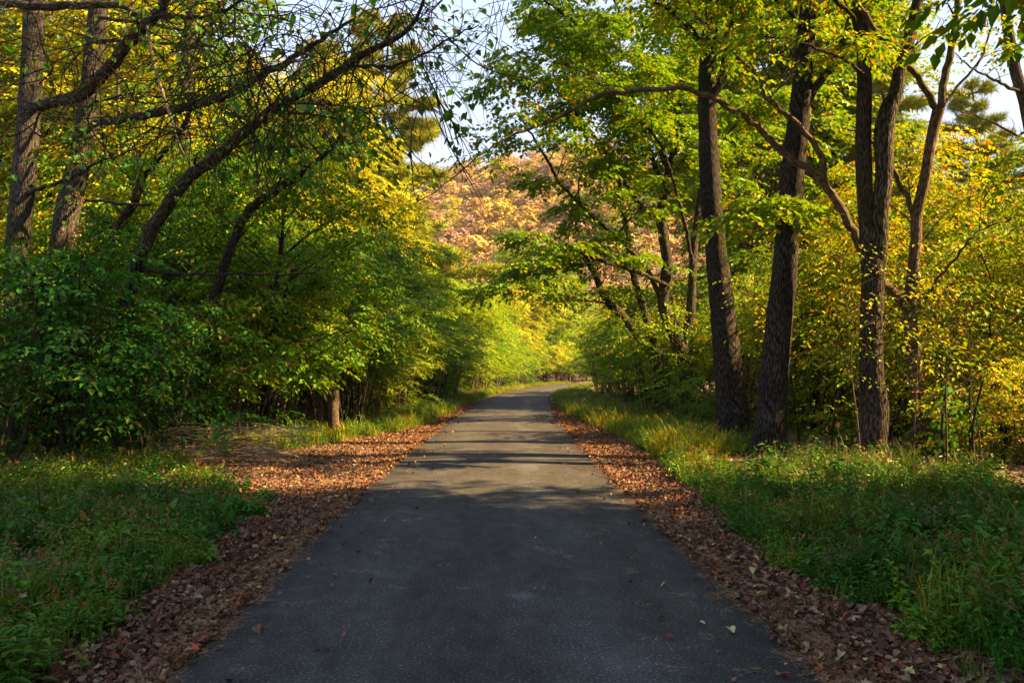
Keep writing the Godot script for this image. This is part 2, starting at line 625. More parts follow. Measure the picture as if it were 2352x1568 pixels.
func make_herb(stems: int, h: float, blade: float, flower: float, spread: float, shape := "lance") -> ArrayMesh:
	var g := Geo.new()
	for s in stems:
		var foot := Vector3(rf(-1, 1), 0, rf(-1, 1)) * spread
		var yaw := rf(0, TAU)
		var tilt := rf(0.05, 0.5)
		var hh := h * rf(0.6, 1.15)
		var top := foot + Vector3(cos(yaw) * tilt, 1.0, sin(yaw) * tilt) * hh
		var b := rf(0.7, 1.0)
		var stem_c := Color(0.5 * b, 0.45 * b, 0.35 * b)
		var sx := Vector3(-sin(yaw), 0, cos(yaw)) * 0.003
		g.tri(foot - sx, top, foot + sx, stem_c)
		var n := 9
		for k in n:
			var t := lerpf(0.25, 1.0, float(k) / (n - 1))
			var w := yaw + k * 2.4 + rf(-0.4, 0.4)
			var fwd := Vector3(cos(w), rf(-0.3, 0.55), sin(w)).normalized()
			var up := (Vector3.UP + Vector3(rf(-0.4, 0.4), 0, rf(-0.4, 0.4))).normalized()
			var x := fwd.cross(up).normalized()
			up = x.cross(fwd)
			var q := blade * rf(0.6, 1.15) * (1.15 - 0.35 * t)
			var bb := rf(0.6, 1.0)
			var col := Color(0.40 * bb, 0.72 * bb, 0.45 * bb)
			if rng.randf() < 0.07: col = Color(0.75 * bb, 0.6 * bb, 0.3 * bb)
			leaf(g, Transform3D(Basis(x, fwd, up) * q, foot.lerp(top, t)), shape, col, 0.2, rf(0.1, 0.5))
		if rng.randf() < flower:
			for k in 5:
				var c := top + Vector3(rf(-0.012, 0.012), 0.011 * k, rf(-0.012, 0.012))
				var q := 0.008
				g.tri(c + Vector3(-q, 0, 0), c + Vector3(0, q * 1.4, q), c + Vector3(q, 0, -q), Color(0.95, 0.36, 0.75))
				g.tri(c + Vector3(0, 0, -q), c + Vector3(-q, q * 1.4, 0), c + Vector3(q, 0, q), Color(0.85, 0.4, 0.7))
	return g.mesh()


func make_grass(blades: int, h: float, spread: float) -> ArrayMesh:
	var g := Geo.new()
	for s in blades:
		var foot := Vector3(rf(-1, 1), 0, rf(-1, 1)) * spread
		var yaw := rf(0, TAU)
		var d := Vector3(cos(yaw), 0, sin(yaw))
		var x := Vector3(-d.z, 0, d.x) * rf(0.0025, 0.005)
		var hh := h * rf(0.5, 1.2)
		var mid := foot + d * hh * rf(0.05, 0.25) + Vector3.UP * hh * 0.62
		var tip := mid + d * hh * rf(0.15, 0.5) + Vector3.UP * hh * rf(0.1, 0.38)
		var b := rf(0.6, 1.0)
		var col := Color(0.5 * b, 0.74 * b, 0.4 * b) if rng.randf() < 0.72 else Color(0.95 * b, 0.78 * b, 0.5 * b)
		g.tri(foot - x, mid - x, foot + x, col)
		g.tri(foot + x, mid - x, mid + x, col)
		g.tri(mid - x, tip, mid + x, col)
	return g.mesh()


func make_sticks(n: int, length: float, r: float, spread: float, flat: float) -> Geo:
	var g := Geo.new()
	for k in n:
		var c := Vector3(rf(-1, 1) * spread, rf(0.03, 0.35) * flat * 2.0, rf(-1, 1) * spread * 0.5)
		var yaw := rf(-0.5, 0.5) + (PI if rng.randf() < 0.5 else 0.0)
		var d := Vector3(cos(yaw), rf(-0.25, 0.35) * flat, sin(yaw)) * length * rf(0.4, 1.0)
		var q := rf(0.4, 1.0) * r
		tube(g, rounded([c - d * 0.5, c + Vector3(0, rf(-0.02, 0.1), rf(-0.06, 0.06)), c + d * 0.5], [q, q * 0.8, q * 0.3], 0.3), 4, 0.0, 1, 1.0, false)
	return g


func place_words(x: float, z: float) -> String:
	var o := x - road_x(clampf(z, 0, 140))
	if z > 148: return "on the far sunlit hillside"
	var deep := absf(o) > 9.0
	if z > 84: return "beyond the road's bend"
	if o < 0 and z >= 30 and z < 41 and not deep: return "along the left verge past the snag"
	if o < 0:
		if z < 17: return "behind the pale left trunks" if deep else "in the thicket by the brush pile"
		if z < 30: return "in the wood behind the snag" if deep else "in the thicket beside the snag"
		if z < 52: return "back in the left wood before the bend" if deep else "along the left verge before the bend"
		return "far back left of the bend" if deep else "on the left edge of the bend"
	if z < 15: return "in the wood at the right edge" if deep else "behind the right bank of weeds"
	if z < 26: return "behind the two big right trunks" if deep else "beside the two big right trunks"
	if z < 48: return "in the wood behind the forked maple" if deep else "by the forked maple"
	return "far back in the right wood" if deep else "on the inside of the bend"


func fill(kinds: Array, n: int, zmin: float, zmax: float, omin: float, omax: float, called: String, look: Array, words_: String, category: String, smin: float, smax: float, bark: Array, gap := 1.0) -> void:
	var done := []
	var kept_clear := [[-5.3, -3.3, 14.6, 20.4]]
	var tries := 0
	while done.size() < n and tries < n * 40:
		tries += 1
		var z := lerpf(zmin, zmax, rng.randf())
		var o := lerpf(omin, omax, rng.randf())
		var x := road_x(clampf(z, 0, 140)) + o * (slant(z) if z < 140 else 1.0)
		var p := Vector3(x, ground_y(x, z) - 0.05, -z)
		var free := true
		for q in done:
			if q.distance_squared_to(p) < gap * gap:
				free = false
				break
		for q in kept_clear:
			if x > q[0] and x < q[1] and z > q[2] and z < q[3]: free = false
		if not free: continue
		done.append(p)
		var k: int = rng.randi() % look.size()
		var place := place_words(x, z)
		var leafy: String = look[k][0]
		var label := "%s %s %s" % [look[k][1], words_, place]
		plant(kinds[rng.randi() % kinds.size()], called, label, category, p, rf(smin, smax), bark[rng.randi() % bark.size()], leafy, label.replace("road's", "road") + "s")


func _ready() -> void:
	rng.seed = 20231
	bumpy.seed = 7
	bumpy.frequency = 0.05
	bumpy.fractal_octaves = 3
	# ---- camera, sky, sun, exposure
	var cam := Camera3D.new()
	cam.name = "camera"
	cam.position = EYE
	cam.rotation.x = PITCH
	cam.fov = rad_to_deg(2.0 * atan(784.0 / FOCAL))
	cam.near = 0.1
	cam.far = 900.0
	add_child(cam)
	var env := Environment.new()
	env.background_mode = Environment.BG_SKY
	var sky := ProceduralSkyMaterial.new()
	sky.sky_top_color = lin(0.105, 0.14, 0.205)
	sky.sky_horizon_color = lin(0.205, 0.22, 0.25)
	sky.sky_curve = 0.16
	sky.ground_horizon_color = lin(0.10, 0.09, 0.06)
	sky.ground_bottom_color = lin(0.05, 0.05, 0.03)
	sky.sun_angle_max = 20.0
	env.sky = Sky.new()
	env.sky.sky_material = sky
	env.tonemap_mode = Environment.TONE_MAPPER_LINEAR
	env.tonemap_exposure = 6.7
	env.fog_enabled = true
	env.fog_density = 0.0002
	env.fog_light_color = Color(1.0, 0.96, 0.9)
	env.sdfgi_enabled = true
	env.ssao_enabled = true
	env.ssil_enabled = true
	var we := WorldEnvironment.new()
	we.name = "world_environment"
	we.environment = env
	add_child(we)
	var sun := DirectionalLight3D.new()
	sun.name = "sun"
	sun.light_energy = 1.6
	sun.light_color = Color(1.0, 0.83, 0.57)
	sun.light_angular_distance = 0.5
	sun.shadow_enabled = true
	add_child(sun)
	sun.look_at_from_position(Vector3(0.80, 0.62, 0.06), Vector3.ZERO)

	# ---- materials
	leaf_mat("leaf_deep", lin(0.12, 0.25, 0.045))
	leaf_mat("leaf_green", lin(0.28, 0.38, 0.022))
	leaf_mat("leaf_maple", lin(0.40, 0.44, 0.02))
	leaf_mat("leaf_hill", Color.WHITE, 0.0)
	leaf_mat("leaf_lime", lin(0.52, 0.50, 0.025))
	leaf_mat("leaf_gold", lin(0.95, 0.64, 0.04))
	leaf_mat("leaf_amber", lin(0.95, 0.48, 0.09))
	leaf_mat("leaf_rust", lin(0.95, 0.47, 0.38))
	leaf_mat("leaf_pink", lin(1.0, 0.52, 0.66))
	leaf_mat("leaf_dry", lin(0.85, 0.42, 0.20), 0.5)
	leaf_mat("needle", lin(0.55, 0.48, 0.06), 0.3)
	leaf_mat("herb", lin(0.25, 0.34, 0.05), 0.7, 0.4)
	leaf_mat("grass", lin(0.44, 0.45, 0.06), 0.7, 0.5)
	leaf_mat("litter", Color.WHITE, 0.15, 0.75)
	leaf_mat("straw", Color.WHITE, 0.0, 0.7)
	bark_mat("bark_grey", lin(0.014, 0.012, 0.0105), lin(0.055, 0.047, 0.041), lin(0.08, 0.077, 0.063))
	bark_mat("bark_pale", lin(0.02, 0.017, 0.016), lin(0.07, 0.062, 0.056), lin(0.085, 0.09, 0.072), 2.0)
	bark_mat("bark_moss", lin(0.022, 0.018, 0.013), lin(0.075, 0.06, 0.045), lin(0.07, 0.08, 0.03))
	bark_mat("bark_brown", lin(0.05, 0.036, 0.026), lin(0.17, 0.12, 0.085), lin(0.13, 0.12, 0.07), 1.0)
	bark_mat("wood_dead", lin(0.20, 0.14, 0.09), lin(0.46, 0.36, 0.26), lin(0.3, 0.28, 0.22), 0.6)

	# ---- setting
	var floor_mat := StandardMaterial3D.new()
	floor_mat.resource_name = "forest_floor"
	floor_mat.albedo_texture = noise_tex(FastNoiseLite.TYPE_CELLULAR, 0.035, [[0.0, 0.4, 0.6, 0.8, 1.0], [lin(0.035, 0.022, 0.014), lin(0.07, 0.042, 0.025), lin(0.12, 0.068, 0.036), lin(0.17, 0.10, 0.055), lin(0.22, 0.15, 0.09)]], 4, 1024, 11)
	floor_mat.uv1_triplanar = true
	floor_mat.uv1_world_triplanar = true
	floor_mat.uv1_scale = Vector3.ONE * 0.4
	floor_mat.roughness = 0.95
	var ground := part("ground", ground_mesh(), floor_mat, self, "structure")
	tag(ground, "leaf-strewn forest floor rising to a far wooded hill")
	var road := part("road", road_mesh(), asphalt(), self, "structure")
	tag(road, "narrow grey asphalt road curving right into the woods")

	shown_trees()
	fill_woods()
	undergrowth()
	verges()
	litter()
	single_out()


func shown_trees() -> void:
	# right of the road
	shown_tree("tall_tree", "thick grey furrowed trunk leaning left, left one of the two big right trunks", at(1690, 1026, 17.7) * Vector3(1, 0, 1), "bark_grey", "leaf_green", [
		[[[1693, 1040, 17.7], [1689, 1000, 17.7], [1668, 800, 17.7], [1647, 600, 17.6], [1632, 420, 17.5], [1624, 240, 17.4], [1630, 80, 17.3], [1640, -80, 17.2], [1652, -330, 17.0], [1660, -780, 17.0]], [0.42, 0.37, 0.29, 0.235, 0.212, 0.2, 0.17, 0.15, 0.12, 0.05]],
		[[[1642, 215, 17.3], [1662, 165, 17.1], [1668, 100, 17.0], [1690, -40, 16.9]], [0.09, 0.05], [0.5, 0.5, 0.9, 15, "broad", 1.0]],
		[[[1628, 120, 17.3], [1560, 40, 16.6], [1470, -10, 16.0], [1380, -60, 15.4]], [0.08, 0.02], [0.15, 0.45, 1.1, 16, "broad", 1.0]],
		[[[1632, 60, 17.3], [1600, -40, 17.6], [1500, -140, 18.4], [1400, -200, 19.0]], [0.08, 0.02], [0.15, 0.45, 1.2, 16, "broad", 1.0]],
		[[[1636, 0, 17.2], [1720, -60, 16.6], [1800, -140, 15.8]], [0.07, 0.02], [0.2, 0.5, 1.1, 16, "broad", 1.0]],
	], 26, 0.13, [12.5, 3.5, 9, 14])
	shown_tree("tall_tree", "thick grey trunk leaning right with a knot, right one of the two big right trunks", at(1766, 1056, 14.9) * Vector3(1, 0, 1), "bark_grey", "leaf_lime", [
		[[[1764, 1075, 14.9], [1768, 1030, 14.9], [1777, 900, 14.9], [1790, 740, 14.9], [1808, 560, 14.9], [1825, 380, 14.8], [1838, 240, 14.7], [1850, 100, 14.6], [1862, -40, 14.5], [1880, -300, 14.4], [1900, -900, 14.4]], [0.32, 0.29, 0.262, 0.245, 0.218, 0.205, 0.19, 0.165, 0.14, 0.1, 0.04]],
		[[[1846, 240, 14.7], [1884, 186, 14.6], [1920, 141, 14.5], [1940, 88, 14.4], [1957, 30, 14.3], [1990, -100, 14.2]], [0.09, 0.045], [0.6, 0.5, 0.9, 9, "broad", 0.95]],
		[[[1856, 80, 14.6], [1790, 0, 13.8], [1700, -60, 13.0]], [0.06, 0.02], [0.2, 0.45, 1.0, 9, "broad", 0.95]],
		[[[1812, 520, 14.7], [1770, 490, 14.0], [1730, 500, 13.4]], [0.02, 0.006], [0.2, 0.3, 0.5, 7, "maple", 1.0]],
		[[[1826, 462, 14.6], [1818, 456, 14.45]], [0.07, 0.03]],
	], 26, 0.11, [11.0, 4.5, 24, 18])
	shown_tree("twin_stem_tree", "dark trunk with a swollen burl that divides into two upright stems", at(2000, 1072, 13.6) * Vector3(1, 0, 1), "bark_moss", "leaf_lime", [
		[[[1998, 1090, 13.6], [2001, 1040, 13.6], [2007, 985, 13.6], [2010, 930, 13.6], [2003, 850, 13.6], [2002, 750, 13.6], [2006, 640, 13.6], [1998, 540, 13.6], [1988, 450, 13.6], [1985, 316, 13.6], [1985, 176, 13.6], [1980, 70, 13.6], [1966, -40, 13.6], [1950, -250, 13.6], [1940, -800, 13.6]], [0.27, 0.22, 0.245, 0.235, 0.195, 0.185, 0.19, 0.17, 0.135, 0.125, 0.12, 0.11, 0.10, 0.07, 0.03]],
		[[[2016, 620, 13.6], [2019, 540, 13.5], [2024, 470, 13.5], [2033, 387, 13.5], [2033, 300, 13.5], [2044, 245, 13.5], [2058, 215, 13.5], [2067, 158, 13.5], [2088, 88, 13.5], [2109, 0, 13.5], [2150, -200, 13.4]], [0.14, 0.15, 0.14, 0.14, 0.155, 0.14, 0.115, 0.105, 0.10, 0.09, 0.05]],
		[[[1984, 120, 13.6], [1960, 40, 13.2], [1900, -20, 12.6], [1840, -70, 12.0]], [0.05, 0.015], [0.25, 0.4, 0.9, 8, "broad", 0.9]],
		[[[1985, 170, 13.5], [1940, 135, 13.0], [1890, 115, 12.6], [1820, 90, 12.2], [1760, 85, 12.0]], [0.03, 0.008], [0.3, 0.35, 0.6, 6, "broad", 0.9]],
		[[[2034, 300, 13.5], [2031, 260, 13.45], [2030, 215, 13.4]], [0.03, 0.012]],
	], 20, 0.13, [10.5, 4.5, 26, 18])
	shown_tree("arching_tree", "slender many-limbed tree at right whose long mossy limb arches over the road", at(2118, 1046, 15.0) * Vector3(1, 0, 1), "bark_brown", "leaf_lime", [
		[[[2118, 1060, 15.0], [2112, 960, 14.9], [2105, 870, 14.8], [2097, 790, 14.7], [2089, 710, 14.6], [2098, 626, 14.5], [2105, 550, 14.5], [2107, 492, 14.5], [2127, 404, 14.4], [2141, 316, 14.4], [2157, 248, 14.3]], [0.15, 0.135, 0.125, 0.12, 0.125, 0.10, 0.095, 0.10, 0.095, 0.09, 0.10]],
		[[[2157, 252, 14.3], [2172, 176, 14.3], [2190, 88, 14.3], [2201, 0, 14.2], [2215, -150, 14.1]], [0.075, 0.05], [0.5, 0.5, 0.9, 8, "broad", 0.9]],
		[[[2152, 248, 14.3], [2109, 176, 14.0], [2060, 123, 13.7], [2007, 63, 13.4], [1968, 0, 13.1], [1920, -90, 12.8]], [0.065, 0.03], [0.35, 0.45, 0.9, 8, "broad", 0.9]],
		[[[2168, 245, 14.3], [2210, 186, 14.4], [2253, 134, 14.5], [2280, 60, 14.6], [2300, -40, 14.7]], [0.03, 0.01], [0.4, 0.4, 0.7, 7, "broad", 0.9]],
		[[[2088, 716, 14.6], [2078, 697, 14.5], [2043, 661, 14.4], [2004, 619, 14.2], [1979, 573, 14.1], [1960, 531, 14.0], [1933, 475, 13.9], [1891, 422, 13.8], [1867, 394, 13.7], [1807, 359, 13.6], [1768, 316, 13.5], [1726, 278, 13.4], [1694, 260, 13.3], [1638, 225, 13.2], [1590, 207, 13.1], [1557, 202, 13.0], [1434, 211, 12.9], [1381, 218, 12.8], [1311, 253, 12.7], [1241, 288, 12.6], [1188, 306, 12.5], [1135, 334, 12.4], [1083, 373, 12.3], [1030, 415, 12.2], [981, 450, 12.2], [931, 478, 12.2]], [0.085, 0.075, 0.07, 0.055, 0.045, 0.03, 0.012, 0.006], [0.42, 0.5, 0.55, 3, "broad", 0.85]],
		[[[1893, 424, 13.8], [1891, 369, 13.7], [1874, 334, 13.6], [1828, 278, 13.4], [1793, 253, 13.3], [1757, 218, 13.2], [1747, 186, 13.1], [1722, 155, 13.0], [1673, 112, 12.9], [1638, 84, 12.8], [1592, 25, 12.7], [1550, -50, 12.6]], [0.055, 0.045, 0.03, 0.015], [0.3, 0.45, 0.8, 7, "broad", 0.85]],
		[[[2100, 490, 14.5], [2074, 432, 14.4], [2042, 376, 14.3], [2007, 330, 14.2], [1979, 306, 14.1], [1951, 299, 14.0]], [0.055, 0.04, 0.028, 0.024]],
		[[[2096, 712, 14.6], [2120, 690, 14.6], [2165, 626, 14.6], [2200, 591, 14.6], [2235, 541, 14.6], [2278, 520, 14.6], [2350, 490, 14.6]], [0.035, 0.010], [0.3, 0.4, 0.6, 5, "broad", 0.85]],
	], 14, 0.10)
	shown_tree("forked_maple", "dark maple at the right verge forking low into many rising stems over the road", at(1582, 968, 25.0) * Vector3(1, 0, 1), "bark_moss", "leaf_maple", [
		[[[1583, 985, 25], [1580, 913, 25], [1573, 845, 25], [1562, 800, 25], [1540, 740, 25], [1524, 700, 25], [1528, 640, 25], [1533, 600, 25], [1524, 540, 25], [1517, 491, 25], [1527, 436, 25], [1535, 395, 25], [1552, 327, 25], [1557, 286, 25], [1570, 160, 25], [1590, 40, 25]], [0.24, 0.21, 0.20, 0.24, 0.20, 0.18, 0.18, 0.165, 0.16, 0.15, 0.12, 0.11, 0.09, 0.08, 0.06, 0.03], [0.55, 0.5, 1.3, 17, "maple", 1.15]],
		[[[1566, 800, 25], [1583, 740, 25], [1588, 690, 25], [1592, 614, 25], [1600, 520, 25.2], [1615, 400, 25.4], [1640, 260, 25.6], [1650, 120, 25.8]], [0.16, 0.14, 0.10, 0.04], [0.45, 0.5, 1.3, 17, "maple", 1.15]],
		[[[1519, 500, 25], [1478, 483, 24.7], [1450, 440, 24.4], [1420, 390, 24.0], [1370, 320, 23.4], [1330, 270, 22.8], [1290, 220, 22.2], [1250, 180, 21.6]], [0.10, 0.07, 0.02], [0.2, 0.42, 1.5, 19, "maple", 1.15]],
		[[[1521, 690, 25], [1492, 630, 24.6], [1453, 579, 24.2], [1423, 551, 23.9], [1402, 532, 23.7], [1374, 507, 23.4], [1339, 475, 23.1], [1311, 447, 22.8], [1284, 420, 22.5], [1265, 380, 22.2], [1240, 340, 21.8], [1215, 300, 21.4], [1195, 270, 21.0]], [0.09, 0.07, 0.05, 0.02], [0.35, 0.42, 1.4, 18, "maple", 1.1]],
		[[[1530, 655, 24.8], [1500, 639, 24.4], [1448, 619, 24.0], [1396, 603, 23.6], [1341, 587, 23.2], [1298, 573, 22.9], [1240, 585, 22.5]], [0.07, 0.05, 0.02], [0.25, 0.4, 1.1, 16, "maple", 1.05]],
		[[[1345, 588, 23.2], [1330, 594, 23.1], [1279, 619, 22.8], [1191, 641, 22.4], [1130, 660, 22.1]], [0.03, 0.008], [0.2, 0.35, 0.9, 16, "maple", 1.05]],
		[[[1527, 430, 25], [1505, 380, 25.0], [1470, 300, 24.8], [1430, 200, 24.4], [1400, 120, 24.0], [1370, 40, 23.6]], [0.08, 0.02], [0.2, 0.42, 1.5, 19, "maple", 1.15]],
		[[[1535, 390, 25], [1480, 280, 23.8], [1400, 150, 22.2], [1340, 70, 20.8], [1290, 30, 19.6], [1250, 0, 18.8]], [0.07, 0.02], [0.2, 0.42, 1.4, 18, "maple", 1.05]],
		[[[1592, 614, 25], [1570, 500, 23.8], [1520, 340, 22.4], [1440, 240, 21.2], [1360, 180, 20.0], [1290, 140, 19.2]], [0.06, 0.018], [0.3, 0.42, 1.3, 18, "maple", 1.05]],
		[[[1557, 290, 25], [1500, 180, 24.2], [1440, 60, 23.2], [1380, -60, 22.2]], [0.06, 0.02], [0.15, 0.42, 1.5, 18, "maple", 1.1]],
		[[[1620, 380, 25.4], [1680, 300, 25.0], [1740, 240, 24.6]], [0.05, 0.02], [0.2, 0.45, 1.2, 17, "maple", 1.1]],
	], 14, 0.10)
	shown_tree("leaning_tree", "slim dark tree with a bowed foot, left of the forked maple", at(1515, 956, 26) * Vector3(1, 0, 1), "bark_moss", "leaf_green", [
		[[[1517, 975, 26], [1515, 949, 26], [1514, 858, 26], [1507, 804, 26], [1493, 763, 26], [1479, 708, 26], [1463, 662, 26], [1455, 629, 26], [1445, 560, 26], [1430, 480, 26], [1420, 380, 26]], [0.17, 0.15, 0.12, 0.11, 0.05], [0.45, 0.5, 1.1, 9, "broad", 1.1]],
		[[[1515, 860, 26], [1528, 886, 25.8], [1545, 954, 25.4], [1558, 990, 25.2]], [0.10, 0.11]],
	], 12, 0.1)
	shown_tree("leaning_tree", "dark tree leaning far left over the verge beside the forked maple", at(1528, 945, 28) * Vector3(1, 0, 1), "bark_moss", "leaf_lime", [
		[[[1528, 950, 28], [1512, 860, 28], [1490, 798, 27.8], [1466, 772, 27.6], [1444, 741, 27.4], [1422, 716, 27.2], [1400, 697, 27.0], [1381, 667, 26.8], [1367, 632, 26.6], [1340, 590, 26.2], [1300, 560, 25.8]], [0.17, 0.15, 0.13, 0.05], [0.5, 0.45, 1.2, 10, "broad", 1.1]],
		[[[1400, 697, 27], [1350, 690, 26.4], [1290, 690, 25.8]], [0.05, 0.015], [0.1, 0.4, 1.0, 10, "broad", 1.1]],
	], 12, 0.1)
	shown_tree("bare_tree", "pale crooked bare tree against the sky in the top right corner", at(2352, 1010, 20) * Vector3(1, 0, 1), "bark_pale", "leaf_lime", [
		[[[2395, 1010, 20], [2390, 700, 20], [2380, 400, 20], [2360, 250, 20], [2335, 170, 20], [2318, 80, 20], [2307, 0, 20], [2290, -120, 20]], [0.24, 0.18, 0.16, 0.13, 0.12, 0.11]],
		[[[2350, 215, 20], [2300, 190, 19.6], [2240, 160, 19.2], [2190, 120, 18.8]], [0.05, 0.01], [0.1, 0.4, 0.9, 0, "sparse", 1.0]],
		[[[2360, 300, 20], [2290, 340, 19.5], [2200, 340, 19.0], [2130, 310, 18.6]], [0.04, 0.01], [0.1, 0.4, 0.9, 0, "sparse", 1.0]],
		[[[2370, 330, 20], [2280, 280, 19.6], [2190, 250, 19.2]], [0.04, 0.01], [0.1, 0.4, 0.9, 0, "sparse", 1.0]],
	], 14, 0.08)
	# left of the road
	shown_tree("pale_trunk_tree", "pale grey upright trunk at the far left, bearing a thick mossy black limb", at(48, 1010, 16.0) * Vector3(1, 0, 1), "bark_pale", "leaf_green", [
		[[[50, 1030, 16], [48, 990, 16], [45, 800, 16], [41, 600, 16], [44, 500, 16], [55, 400, 16], [64, 281, 16], [73, 141, 16], [78, 18, 16], [84, -120, 16], [92, -330, 16]], [0.30, 0.24, 0.235, 0.23, 0.22, 0.22, 0.215, 0.205, 0.20, 0.16, 0.08]],
		[[[66, 250, 15.9], [90, 241, 15.6], [123, 234, 15.3], [176, 221, 14.9], [211, 200, 14.6], [246, 158, 14.3], [274, 123, 14.0], [302, 88, 13.7], [334, 56, 13.4], [359, 32, 13.2], [383, 0, 13.0], [430, -60, 12.6]], [0.11, 0.115, 0.105, 0.095, 0.07], [0.5, 0.5, 0.9, 3, "heart", 1.1]],
		[[[66, 440, 15.9], [80, 436, 15.7], [141, 415, 15.3], [197, 390, 14.9], [260, 352, 14.5]], [0.055, 0.02], [0.5, 0.4, 0.6, 4, "broad", 1.0]],
		[[[334, 52, 13.4], [327, 37, 13.4], [306, 28, 13.4], [274, 9, 13.4], [176, 12, 13.6], [90, 14, 13.8], [-30, 4, 14.0]], [0.05, 0.075]],
		[[[330, 36, 13.4], [380, 33, 13.1], [439, 40, 12.8], [492, 32, 12.4], [534, 12, 12.1], [600, -30, 11.8]], [0.045, 0.02], [0.3, 0.3, 0.7, 3, "heart", 1.0]],
	], 22, 0.06)
	shown_tree("pale_trunk_tree", "pale grey trunk leaning right beside the far left one, red creeper at its foot", at(112, 1000, 17.0) * Vector3(1, 0, 1), "bark_pale", "leaf_green", [
		[[[100, 1010, 17], [112, 850, 17], [125, 700, 17], [150, 510, 17], [169, 422, 17], [190, 340, 17], [205, 230, 17], [216, 120, 17], [225, 20, 17], [236, -120, 17], [250, -330, 17]], [0.30, 0.25, 0.245, 0.24, 0.235, 0.22, 0.21, 0.20, 0.17, 0.08]],
		[[[206, 290, 16.9], [225, 281, 16.6], [281, 274, 16.1], [352, 260, 15.6], [422, 246, 15.1], [492, 228, 14.6], [548, 204, 14.2], [580, 183, 14.0], [615, 165, 13.7], [668, 137, 13.4], [740, 90, 13.0], [820, 40, 12.6]], [0.075, 0.085, 0.08, 0.06, 0.02], [0.45, 0.4, 0.9, 3, "heart", 1.1]],
		[[[185, 461, 16.9], [240, 462, 16.4], [290, 468, 16.1], [344, 471, 15.8]], [0.035, 0.03]],
		[[[216, 95, 16.9], [300, 92, 16.4], [369, 98, 16.0], [430, 102, 15.6], [492, 105, 15.4]], [0.04, 0.028]],
		[[[222, 40, 16.9], [290, 48, 16.2], [352, 55, 15.8], [436, 72, 15.3]], [0.04, 0.03]],
		[[[206, 240, 16.9], [290, 215, 16.3], [340, 220, 16.0], [420, 217, 15.6], [500, 195, 15.2]], [0.03, 0.01], [0.2, 0.35, 0.7, 3, "broad", 1.0]],
	], 22, 0.06)
	shown_tree("pale_trunk_tree", "grey trunk standing further back, third from the left edge", at(404, 985, 24.0) * Vector3(1, 0, 1), "bark_pale", "leaf_green", [
		[[[404, 990, 24], [405, 800, 24], [409, 600, 24], [412, 492, 24], [419, 352, 24], [424, 211, 24], [433, 105, 24], [444, -50, 24], [455, -300, 24]], [0.27, 0.24, 0.225, 0.22, 0.18, 0.10]],
		[[[432, 120, 24], [500, 40, 23.4], [580, -20, 22.8]], [0.06, 0.02], [0.2, 0.45, 1.2, 9, "broad", 1.1]],
		[[[425, 200, 24], [360, 120, 24.3], [300, 60, 24.6]], [0.06, 0.02], [0.2, 0.45, 1.2, 9, "broad", 1.1]],
	], 16, 0.06)
	shown_tree("leaning_tree", "long black mossy trunk leaning up to the right out of the left thicket", at(300, 985, 15.5) * Vector3(1, 0, 1), "bark_moss", "leaf_deep", [
		[[[225, 1000, 15.8], [270, 760, 15.3], [337, 551, 14.6], [373, 492, 14.4], [408, 436, 14.2], [450, 394, 14.0], [492, 366, 13.8], [527, 334, 13.6], [562, 302, 13.4], [626, 253, 13.1], [668, 225, 12.9], [731, 193, 12.6], [784, 158, 12.3], [837, 123, 12.0], [889, 98, 11.7], [925, 77, 11.4], [949, 53, 11.2], [967, 18, 11.0], [990, -60, 10.8]], [0.13, 0.12, 0.10, 0.085, 0.06, 0.04, 0.02], [0.45, 0.36, 0.8, 2, "heart", 1.0]],
		[[[784, 158, 12.3], [840, 150, 12.0], [900, 152, 11.7], [960, 130, 11.4], [1030, 90, 11.1], [1100, 60, 10.8]], [0.03, 0.008], [0.1, 0.3, 0.5, 1, "heart", 0.9]],
		[[[626, 253, 13.1], [700, 262, 12.7], [780, 270, 12.3], [850, 300, 12.0]], [0.025, 0.006], [0.1, 0.22, 0.7, 3, "heart", 1.1]],
		[[[312, 618, 14.9], [350, 622, 14.6], [425, 629, 14.1], [480, 630, 13.9], [559, 628, 13.7], [619, 631, 13.5], [668, 629, 13.4], [703, 627, 13.3], [732, 619, 13.25], [762, 606, 13.2]], [0.032, 0.026, 0.02, 0.012, 0.006]],
		[[[527, 334, 13.6], [600, 345, 13.2], [680, 335, 12.9], [750, 350, 12.6]], [0.02, 0.006], [0.1, 0.22, 0.7, 2, "heart", 1.1]],
	], 14, 0.12)
	shown_tree("leaning_tree", "shorter dark leaning trunk behind the long black one, forked at its tip", at(215, 975, 19.5) * Vector3(1, 0, 1), "bark_moss", "leaf_lime", [
		[[[170, 985, 19.8], [225, 700, 19.5], [267, 538, 19.2], [306, 467, 19], [323, 415, 18.9], [344, 380, 18.8], [376, 348, 18.7], [420, 290, 18.5], [450, 220, 18.3]], [0.13, 0.11, 0.09, 0.03], [0.6, 0.4, 0.9, 7, "broad", 1.0]],
		[[[326, 408, 18.9], [318, 370, 18.9], [308, 330, 18.9], [290, 250, 18.9]], [0.04, 0.012], [0.3, 0.4, 0.8, 7, "broad", 1.0]],
	], 12, 0.1)
	shown_tree("leaning_tree", "short black leaning trunk inside the dense green left shrubs", at(470, 985, 17) * Vector3(1, 0, 1), "bark_moss", "leaf_green", [
		[[[455, 990, 17], [490, 700, 16.8], [545, 530, 16.5], [590, 464, 16.3], [626, 446, 16.1], [654, 422, 16.0], [703, 387, 15.8], [760, 340, 15.6], [800, 280, 15.4]], [0.11, 0.09, 0.08, 0.025], [0.5, 0.3, 0.8, 6, "broad", 1.0]],
	], 12, 0.1)


